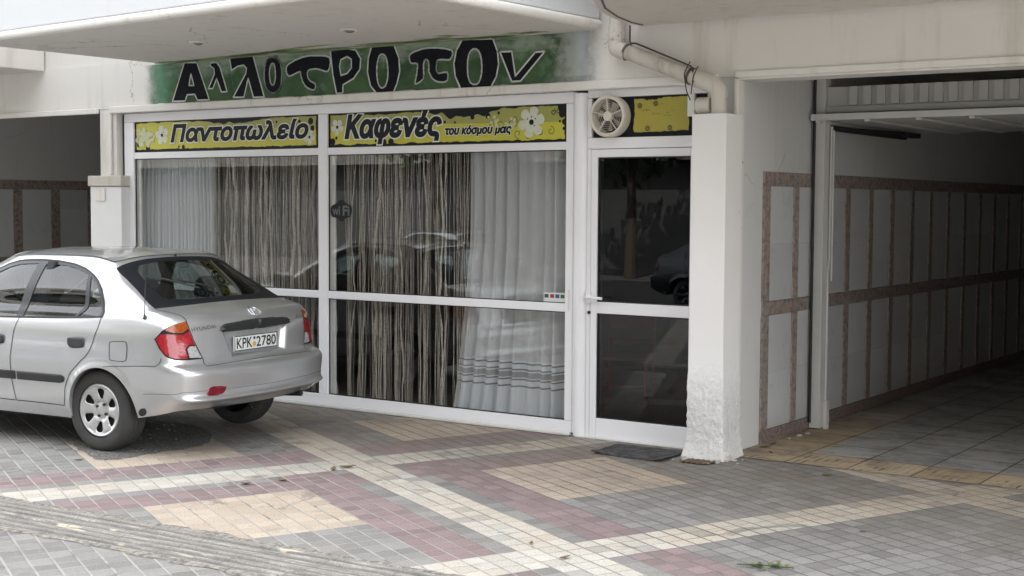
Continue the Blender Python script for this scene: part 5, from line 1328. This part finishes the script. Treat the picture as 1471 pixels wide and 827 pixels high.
# panel gaps
for sd in (1, -1):
    b = MB()
    strip(rear_door, .0055, .0022, True, .02, sd, b); strip(front_door[4:], .0055, .0022, False, .02, sd, b)
    if sd == 1: strip(flap, .0042, .0030, True, .02, sd, b)
    strip(lid[:-1], .006, .0028, False, .02, sd, b)
    strip(bump[:4], .004, .0042, False, .02, sd, b)
    b.build('panel_gap', M['gasket'], body, local=True)
    b = MB(); strip(dlo, .012, .003, True, .02, sd, b); b.build('window_seal', M['gasket'], CAR, local=True)
    b = MB(); cr = path_st([(206, 566.3), (232.3, 565.9), (262, 564), (290, 561.5), (340, 556.5), (369, 552.6)]) + [(16, PX(371, 552.4)[1])]; strip(cr, .005, .0040, False, .02, sd, b); b.build('bumper_crease', simple('crease_shadow_line', (.22, .22, .225), .6), bp, local=True)
# roof: crowned sheet between the two rails
top = T[-1]; cu = [(.0, 1.346), (.15, 1.366), (.35, 1.383), (.6, 1.392), (.9, 1.391), (1.2, 1.366)]
def crown(u): 
    xs_, zs_ = zip(*cu); return np.interp(u, xs_, zs_)
vs = []; nv = 24; cols = [top[i] for i in range(0, NSs + 1, 2)]
for a in cols:
    for k in range(nv + 1):
        g = 1 - 2 * k / nv; v = a[1] * g
        zc = max(crown(a[0]), a[2]); vs.append((a[0], v, a[2] + (zc - a[2]) * (1 - abs(g) ** 2.4) + .0))
fs = [(i * (nv + 1) + k, i * (nv + 1) + k + 1, (i + 1) * (nv + 1) + k + 1, (i + 1) * (nv + 1) + k) for i in range(len(cols) - 1) for k in range(nv)]
b = MB(); b.add(vs, fs); rf = b.build('roof', M['paint'], CAR, smooth=60, local=True)
b = MB(); b.add([(x, y * .97, z - .03) for x, y, z in vs], fs); b.build('roof_lining', M['dark'], rf, smooth=60, local=True)
b = MB()
for sd in (1, -1): strip([(5.0, TMAX - .05), (13.0, TMAX - .05)], .012, .003, False, .03, sd, b); strip([(13.0, TMAX - .03), (16, TMAX - .03)], .007, .003, False, .03, sd, b)
b.build('roof_gutter', M['trim_black'], rf, local=True)
# arch linings, underbody
def arch_wall(cu, rad, sd):
    vs = []; n = 30
    for k in range(n + 1):
        a = -.25 + (math.pi + .5) * k / n; u, z = cu + rad * math.cos(a), max(.215, .287 + rad * math.sin(a))
        P = surf([UZ(u, z)])[0]; P2 = P.copy()
        vs += [tuple(P * [1, sd, 1]), (P[0], (P[1] - .030) * sd, P[2]), (P[0], .50 * sd, P[2])]
    return vs, [(k * 3 + q_, k * 3 + q_ + 1, k * 3 + q_ + 4, k * 3 + q_ + 3) for k in range(n) for q_ in range(2)]
for cu_, rd in ((-.06, .307), (2.42, .312)):
    for sd in (1, -1):
        vs, fs = arch_wall(cu_, rd, sd); b = MB(); b.add(vs, fs, 0); b.mi = [0 if i % 2 == 0 else 1 for i in range(len(b.f))]; b.build('wheel_arch', [M['paint'], M['dark']], body, local=True)
b = MB(); b.box(.33, 2.9, -.52, .52, .19, .42); b.box(-.70, .33, -.52, .52, .36, .50); b.box(.30, 2.05, -.74, .74, .20, .26); b.build('underbody', M['dark'], body, local=True)
b = MB(); b.tube([(-.45, -.46, .30), (-.79, -.46, .318)], .021, 12); b.build('exhaust', M['dark'], CAR, smooth=50, local=True)
b = MB(); b.tube([(-.72, .02, .30), (-.76, .02, .27), (-.73, .02, .25), (-.70, .02, .29)], .007, 6); b.build('towing_eye', M['dark'], CAR, local=True)

# black side mouldings and handles, antenna, wiper, filler details
def slab(outline_st, mat, name, parent, th, side=1, bev=.004):
    """solid raised from the skin over an outline"""
    lp = dens(outline_st, True, .012); cen = np.array(lp); g = []
    x0, y0 = cen.min(0); x1, y1 = cen.max(0)
    for a in np.linspace(x0, x1, 26)[1:-1]:
        for c_ in np.linspace(y0, y1, 9)[1:-1]: g.append((a, c_))
    g = [p_ for p_, k in zip(g, inside(lp, g)) if k]
    v2, f2 = cdt_fill([(a * SXs, c_ * SYs) for a, c_ in lp], (), [(a * SXs, c_ * SYs) for a, c_ in g])
    st = v2 / [SXs, SYs]; P = surf(st); Nn = surf_n(st); lpset = {(round(a * SXs, 5), round(c_ * SYs, 5)) for a, c_ in lp}
    rim = np.array([(round(a, 5), round(c_, 5)) in lpset for a, c_ in v2])
    topv = P + Nn * np.where(rim, th * .55, th)[:, None]; n = len(P)
    b = MB(); vs = [tuple(p_ * [1, side, 1]) for p_ in topv]; b.add(vs, f2)
    from collections import Counter
    cnt = Counter(); dr = {}
    for f in f2:
        for k in range(3): e = (f[k], f[(k + 1) % 3]); cnt[tuple(sorted(e))] += 1; dr[tuple(sorted(e))] = e
    for e, c_ in cnt.items():
        if c_ == 1:
            a, c2 = dr[e]; b.add([vs[a], vs[c2], tuple((P[c2] - Nn[c2] * .004) * [1, side, 1]), tuple((P[a] - Nn[a] * .004) * [1, side, 1])], [(0, 1, 2, 3)])
    return b.build(name, mat, parent, smooth=55, local=True)
doors = [o for o in CAR.children if o.name.startswith('door')]
strip_r = path_st([('u', .742, .522), ('u', .5, .522), ('u', .32, .522), ('u', .285, .512), ('u', .278, .494), ('u', .29, .472), ('u', .32, .463), ('u', .5, .463), ('u', .742, .463)])
strip_f = path_st([('u', 1.78, .525), ('u', 1.3, .525), ('u', .762, .522), ('u', .762, .463), ('u', 1.3, .463), ('u', 1.78, .463)])
hand_r = path_st(smooth_loop([(97.8, 487), (99.5, 484.6), (110, 483.9), (119.5, 484.6), (121, 488.5), (120.3, 496), (117.5, 499.3), (106, 499.6), (100.5, 497.5), (98.2, 493)], 3))
hand_f = [(a, c_) for a, c_ in path_st(smooth_loop([('u', .985, .755)] and [(-20, 483), (-16, 480), (-8, 479), (2, 479.3), (6, 482), (6.2, 488), (4, 492.5), (-4, 494), (-14, 493), (-19, 489)], 3))]
for sd, rd_, fd_ in ((1, doors[0], doors[1]), (-1, doors[2], doors[3])):
    slab(strip_r, M['black'], 'side_moulding', rd_, .012, sd); slab(strip_f, M['black'], 'side_moulding', fd_, .012, sd)
    for h_, d_ in ((hand_r, rd_), (hand_f, fd_)):
        hm = slab(h_, M['trim_black'], 'handle', d_, .016, sd)
    # mirror
    b = MB(); b.prism([(1.52, .93), (1.50, 1.03), (1.58, 1.06), (1.66, 1.02), (1.66, .94)], lambda a, c_, d: (a, d * sd, c_), .80, .97); b.build('door_mirror', M['paint'], CAR, bevel=.02, local=True)
def mir_px(x, y, off):           # point of the skin seen at a pixel, right half too
    d_ = (CI.to_3x3() @ Vector(ray((x, y)))).normalized(); h = bvh.ray_cast(camL, d_)
    if h[0] is None: h = min((bvh.find_nearest(camL + d_ * k) for k in np.linspace(8, 13, 120)), key=lambda g: g[3])
    return h[0] + h[1] * (off if h[1].dot(d_) < 0 else -off)
# handle bar and marks on the tailgate
bar = path_st([(315.3, 474.3), (317.0, 469.3), (321.3, 465.6), (345, 461.3), (369.9, 457.3), (395, 454.4), (411.5, 453.2)])
cen_t = PX(369.9, 457.0)
half = path_st([(369.9, 457.3), (345, 461.3), (321.3, 465.6), (317.0, 469.3), (315.3, 474.6), (320, 475.3), (345, 470.0), (369.9, 466.4)])
hb = [(16, half[0][1])] + half[1:-1] + [(16, half[-1][1])]
slab(hb, M['black'], 'handle_bar', ld, .030, 1); slab(hb, M['black'], 'handle_bar', ld, .030, -1)
def on_rear(v, z, off=.003, smoothrec=False):
    st = VZ(abs(v), z); P = surf([st])[0]; Nn = surf_n([st])[0]; P = P + Nn * off
    return (P[0], math.copysign(P[1], v), P[2])
def rear_px(x, y, u):
    d = CI.to_3x3() @ Vector(ray((x, y))); k = (u - camL.x) / d.x; return (camL + d * k)
# emblem: chrome oval ring with a slanted letter
e0 = rear_px(369.9, 448.3, -.735); eo_ = on_rear(max(e0.y, .001), e0.z)
b = MB(); b.tube([on_rear(e0.y + .058 * math.cos(a), e0.z + .029 * math.sin(a), .006) for a in np.linspace(0, 2 * math.pi, 33)], .0032, 6, cap=False)
for s_ in (-1, 1): b.tube([on_rear(e0.y - s_ * .018 + .007, e0.z - .022, .006), on_rear(e0.y - s_ * .018 - .010, e0.z + .022, .006)], .0032, 6)
b.tube([on_rear(e0.y + .018, e0.z - .004, .006), on_rear(e0.y - .018, e0.z + .006, .006)], .003, 6)
b.build('emblem', M['chrome'], ld, smooth=60, local=True)
M['badge'] = simple('badge_metal', (.17, .17, .175), .3, metal=.4)
def badge(body_txt, pxl, pxr, h, u, shear, name='badge', sp=1.0):
    a, c_ = (Vector(surf([PX(*p_)])[0]) if pxl[0] < 369 else Vector(mir_px(*p_, 0)) for p_ in (pxl, pxr)); w = abs(a.y - c_.y); vs, fs = text_fit(body_txt, w, h, shear, .012, spacing=sp)
    b = MB(); b.add([on_rear(a.y - x, a.z - h / 2 + (c_.z - a.z) * x / w + z, .004) for x, z in vs], fs); return b.build(name, M['badge'], ld, local=True)
badge('HYUNDAI', (275.0, 474.0), (308.8, 468.4), .026, -.70, 0, sp=1.15)
badge('Accent', (423.3, 454.8), (437.0, 452.3), .034, -.70, .35)
# number plate: white with black characters
PLu = -.757
c4 = [rear_px(335.1, 484.1, PLu), rear_px(396.8, 475.2, PLu), rear_px(399.0, 496.2, PLu), rear_px(338.7, 504.7, PLu)]
vl = (c4[0].y + c4[3].y) / 2; vr = (c4[1].y + c4[2].y) / 2; zt = (c4[0].z + c4[1].z) / 2; zb = (c4[2].z + c4[3].z) / 2
b = MB(); b.box(PLu, PLu + .012, vr, vl, zb, zt); PLT = b.build('number_plate', simple('plate_white', (.66, .67, .65), .4, var=.05), CAR, bevel=.003, local=True)
b = MB()
for (a, c_, d, e) in ((vr, vl, zb, zb + .005), (vr, vl, zt - .005, zt), (vr, vr + .005, zb + .005, zt - .005), (vl - .005, vl, zb + .005, zt - .005)): b.box(PLu - .002, PLu - .0005, a, c_, d, e)
b.build('plate_border', M['sign_black'], PLT, local=True)
pw_ = vl - vr; ph_ = zt - zb; b = MB()
for txt, f0, f1 in (('KPK', .045, .405), ('2780', .50, .965)):
    b = MB(); vs, fs = text_fit(txt, pw_ * (f1 - f0), ph_ * .70, 0, .012); b.add([(PLu - .0022, vl - pw_ * f0 - x, zb + ph_ * .15 + z) for x, z in vs], fs); b.build('plate_characters', M['sign_black'], PLT, local=True)
for r, z_, cc, nm in ((.012, .76, (.03, .06, .22), 'blue_mark'), (.019, .36, (.50, .36, .05), 'gold_mark')):
    b = MB(); b.lathe([(.0005, 0), (r, 0)], (PLu - .0024, vl - pw_ * .452, zb + ph_ * z_), (1, 0, 0), 16); b.build(nm, simple(nm, cc, .4), PLT, local=True)
for px0, nm in (((352, 474), 'plate_lamp'),): pass
# reflector, towing cover, antenna, wiper
refl = path_st([(296.4, 565.4), (298.5, 560), (301.5, 556.4), (307, 554.6), (318, 554.0), (325.4, 554.8), (323.5, 560.5), (319.8, 565.0), (312.6, 567.8), (303, 568.8), (297.5, 568.6)])
slab(refl, M['lens_dark'], 'fog_lamp', bp, .006, 1)
cap = path_st([(205.9 + 5.0 * math.cos(a), 591.6 + 6.0 * math.sin(a)) for a in np.linspace(0, 2 * math.pi, 18, endpoint=False)]); slab(cap, M['black'], 'plug', bp, .004, 1)
st0 = PX(207.3, 458); P0 = Vector(surf([st0])[0]); tip_px = (209.2, 398)
d = CI.to_3x3() @ Vector(ray(tip_px)); tip = camL + d * ((-.40 - camL.x) / d.x)
b = MB(); b.tube([P0, P0 + Vector((-.004, 0, .012)), P0 + (tip - P0) * .12], [.014, .011, .005], 10); b.build('antenna_foot', M['black'], CAR, smooth=50, local=True)
b = MB(); b.tube([P0 + (tip - P0) * .1, P0 + (tip - P0) * .5, tip], [.0035, .0025, .0017], 8); b.build('antenna', M['black'], CAR, smooth=50, local=True)
b = MB(); b.tube([mir_px(x, y, .022) for x, y in ((310, 424.5), (306, 416.5), (280, 410), (253, 405))], [.012, .009, .006, .005], 8); b.tube([mir_px(x, y, .012) for x, y in ((209, 398), (235, 402.5), (262, 409), (285, 415))], .006, 6)
b.build('wiper', M['black'], rgl, smooth=50, local=True)
b = MB(); b.tube([mir_px(251.5, 367, .0), mir_px(251.5, 367, .02)], [.012, .007], 8); b.build('washer_jet', M['black'], rf, local=True)
# cabin: seats, headrests, wheel, dashboard
M['seat'] = simple('seat_cloth', (.06, .062, .068), .9, var=.2)
def seat(u, v, w, name='seat', head=True):
    b = MB(); b.prism([(u + .50, .30), (u + .50, .46), (u + .02, .44), (u - .20, .98), (u - .32, .96), (u - .12, .30)], lambda a, c_, d: (a, d, c_), v - w / 2, v + w / 2)
    s_ = b.build(name, M['seat'], CAR, bevel=.045, local=True)
    if head:
        for hv in ((v,) if w < .7 else (v - .36, v + .36)):
            b = MB(); b.prism([(u - .21, 1.02), (u - .24, 1.15), (u - .30, 1.18), (u - .36, 1.15), (u - .34, 1.01)], lambda a, c_, d: (a, d, c_), hv - .125, hv + .125); b.build('headrest', M['seat'], s_, bevel=.035, local=True)
seat(1.22, .36, .48); seat(1.22, -.36, .48); seat(.28, 0, 1.20)
b = MB(); b.prism([(1.85, .95), (1.55, .97), (1.48, .90), (1.52, .5), (1.9, .5)], lambda a, c_, d: (a, d, c_), -.66, .66); b.build('dashboard', M['dark'], CAR, bevel=.03, local=True)
b = MB(); wc = Vector((1.36, .36, .90)); ax = Vector((-.85, 0, .5)).normalized(); e1_ = Vector((0, 1, 0)); e2_ = ax.cross(e1_)
b.tube([wc + (e1_ * math.cos(a) + e2_ * math.sin(a)) * .185 for a in np.linspace(0, 2 * math.pi, 33)], .015, 8, cap=False); b.tube([wc + e1_ * .18, wc, wc - e1_ * .18], .016, 6); b.tube([wc, wc - ax * .15], .04, 8)
b.build('steering_wheel', M['black'], CAR, smooth=60, local=True)
b = MB(); b.prism([(-.34, .90), (.02, .93), (.02, .91), (-.34, .88)], lambda a, c_, d: (a, d, c_), -.66, .66); b.build('parcel_shelf', M['dark'], CAR, local=True)
b = MB(); b.prism([(.70, .50), (.78, .93), (.62, 1.30), (.56, 1.30), (.70, .93), (.62, .50)], lambda a, c_, d: (a, d, c_), .60, .64); b.prism([(.70, .50), (.78, .93), (.62, 1.30), (.56, 1.30), (.70, .93), (.62, .50)], lambda a, c_, d: (a, d, c_), -.64, -.60); b.build('inner_pillar', M['seat'], CAR, local=True)
b = MB(); b.box(1.30, 1.33, -.12, .12, 1.20, 1.26); b.build('mirror', M['black'], CAR, bevel=.01, local=True)
# wheels
def wheel(u, sd):
    o_ = (u, (.690 if sd > 0 else .715) * sd, .287); ax = (0, sd, 0)
    pr = [(.190, .095), (.212, .101), (.240, .104), (.262, .100), (.277, .088), (.2845, .070), (.287, .045), (.283, .043), (.283, .037), (.2875, .035), (.288, .012), (.283, .010), (.283, .002), (.288, 0), (.288, -.02), (.283, -.022), (.283, -.03), (.287, -.032), (.285, -.06), (.277, -.078), (.255, -.09), (.19, -.085)]
    b = MB(); b.lathe(pr, o_, ax, 72); w_ = b.build('wheel', M['tyre'], CAR, smooth=30, local=True)
    # hubcap: dished disc with six openings
    holes = []
    for k in range(6):
        a0 = 2 * math.pi * k / 6 + math.pi / 6 + .06
        holes.append(smooth_loop([(r * math.cos(a0 + d_), r * math.sin(a0 + d_)) for r, d_ in ((.082, -.12), (.082, .12), (.105, .20), (.135, .235), (.150, .16), (.154, 0), (.150, -.16), (.135, -.235), (.105, -.20))], 3))
    circ = [(.186 * math.cos(a), .186 * math.sin(a)) for a in np.linspace(0, 2 * math.pi, 72, endpoint=False)]
    g = [(r * math.cos(a), r * math.sin(a)) for r in (.012, .03, .045, .06, .075, .09, .105, .12, .135, .15, .163, .175) for a in np.linspace(0, 2 * math.pi, 60, endpoint=False)]
    g = [p_ for p_ in g if not any(inside(h, [p_])[0] for h in holes)]
    v2, f2 = cdt_fill(circ, holes, g)
    def dep(x, y):
        r = math.hypot(x, y); a = math.atan2(y, x); k6 = math.cos(6 * (a - .06)); base = np.interp(r, [0, .030, .036, .060, .066, .085, .14, .165, .178, .186], [.070, .069, .062, .060, .068, .072, .080, .084, .094, .088])
        return base + (.006 * (k6 > -.2) * min(1, max(0, (k6 + .2) * 1.2)) if .07 < r < .16 else 0)
    ov = Vector(o_); b = MB(); b.add([(u + x, ov.y + sd * dep(x, y), .287 + y) for x, y in v2], f2); hc_ = b.build('hubcap', M['hubcap'], w_, smooth=42, local=True)
    so_ = hc_.modifiers.new('thick', 'SOLIDIFY'); so_.thickness = .006; so_.offset = 0
    b = MB(); b.lathe([(.001, .045), (.19, .050), (.192, .09)], o_, ax, 40); b.build('dark_backing_disc', M['dark'], w_, local=True)  # dark disc added to blacken the hubcap openings
    b = MB()
    for k in range(4):
        a = math.pi / 2 * k + .55; b.lathe([(.001, .078), (.0095, .076), (.010, .058)], (u + .047 * math.cos(a), ov.y, .287 + .047 * math.sin(a)), ax, 10)
    b.build('wheel_bolt', M['black'], w_, smooth=40, local=True)
for u in (0.0, 2.44):
    for sd in (1, -1): wheel(u, sd)

# ================================================================== ACROSS THE STREET (seen only in the glass and the paint)
t = NT('opposite_wall'); M['opp'] = simple('opposite_plaster', (.10, .097, .09), .85, var=.1, vscale=.3)
M['foliage'] = simple('dark_foliage', (.035, .06, .022), .6, var=.5, vscale=3)
OB = thing('apartment_building', 'long apartment building across the street with balcony bands, seen only in reflections', 'building', (-10, -17, 0))
b = MB(); b.box(-48, 26, -26, -18, -.13, 19.6)
for k in range(5): b.box(-47, 25, -18.0, -16.9, 3.0 + 3 * k, 4.1 + 3 * k)
b.build('wall', M['opp'], OB)
b = MB()
for k in range(14):
    x = -46 + k * 5.2
    for z in (4.1, 7.1, 10.1, 13.1, 16.1): b.box(x, x + 2.6, -17.99, -17.94, z, z + 2.0)
b.build('window', M['dark'], OB)
b = MB(); b.box(-47.5, 25.5, -17.995, -17.6, -.13, 2.98); b.build('ground_floor', simple('dark_reflected_base', (.035, .036, .036), .6, var=.5, vscale=.8), OB)  # dark box added so the shop panes reflect an even dark street
def tree(x, y, h, r, seed, lab):
    r_ = random.Random(seed); tr = thing('street_tree', lab, 'tree', (x, y, -.13)); b = MB(); b.tube([(x, y, -.13), (x + .05, y, h * .3), (x, y + .1, h * .6)], [.16, .12, .07], 8)
    for k in range(5): a = k * 1.3; b.tube([(x, y, h * .4), (x + r * .5 * math.cos(a), y + r * .5 * math.sin(a), h * .75)], [.06, .02], 6)
    b.build('trunk', simple('bark', (.045, .036, .028), .9), tr); b = MB()
    for k in range(2600):
        v = Vector((r_.gauss(0, 1), r_.gauss(0, 1), r_.gauss(0, 1))).normalized() * r * (r_.random() ** .4); v.z *= .8
        c_ = Vector((x, y, h * .72)) + v + Vector((mnoise.noise(v * 1.2) * .8, 0, mnoise.noise(v * 1.1 + Vector((5, 5, 5))) * .8)); n = Vector((r_.gauss(0, 1), r_.gauss(0, 1), r_.gauss(0, 1))).normalized(); e = n.orthogonal().normalized() * .16; f = n.cross(e) * .7
        b.add([c_ - e, c_ + f, c_ + e, c_ - f], [(0, 1, 2, 3)])
    b.build('crown', M['foliage'], tr)
LBL = ['street tree second from the left across the road, seen only in reflections', 'largest street tree across the road, opposite the shopfront, seen only in reflections', 'street tree across the road opposite the open passage, seen only in reflections', 'leftmost street tree across the road, seen only in reflections', 'rightmost street tree across the road, seen only in reflections']
for k, (x, y, h, r) in enumerate([(-17.5, -13.0, 6.0, 2.2), (-10.8, -13.4, 6.5, 2.4), (-4.6, -13.2, 6.2, 2.2), (-24, -13.4, 6.6, 2.3), (2.2, -13.0, 6.0, 2.1)]):
    tree(x, y, h, r, k, LBL[k])

# ---- parked cars along the far kerb of the pavement (only their reflections are seen)
def copy_tree(o, parent=None):
    c = o.copy(); COL.objects.link(c); c.parent = parent
    for ch in list(o.children): copy_tree(ch, c)
    return c
def mirror_spot(px_, z):
    w = at_z(px_, z); return w[0], 2 * YS - w[1]
M['dark_paint'] = simple('dark_blue_paint', (.012, .016, .028), .25, coat=.8)
for px_, z, rot, lab, mat_ in (((735, 372), .75, 182, 'silver hatchback at the far kerb, seen only reflected in the middle bay', None), ((960, 372), .75, 2, 'dark blue hatchback at the far kerb, seen only reflected in the door', 'dark_paint')):
    x, y = mirror_spot(px_, z)
    c = copy_tree(CAR); c.location = (x - (.8 if rot > 90 else -.8), y, -.125 if y < -1.4 else 0); c.rotation_euler = (0, 0, R(rot)); c['label'] = lab
    if mat_:
        st_ = list(c.children)
        while st_:
            o = st_.pop(); st_ += list(o.children)
            for sl_ in o.material_slots:
                if sl_.material in (M['paint'], M['hubcap']): sl_.link = 'OBJECT'; sl_.material = M[mat_]
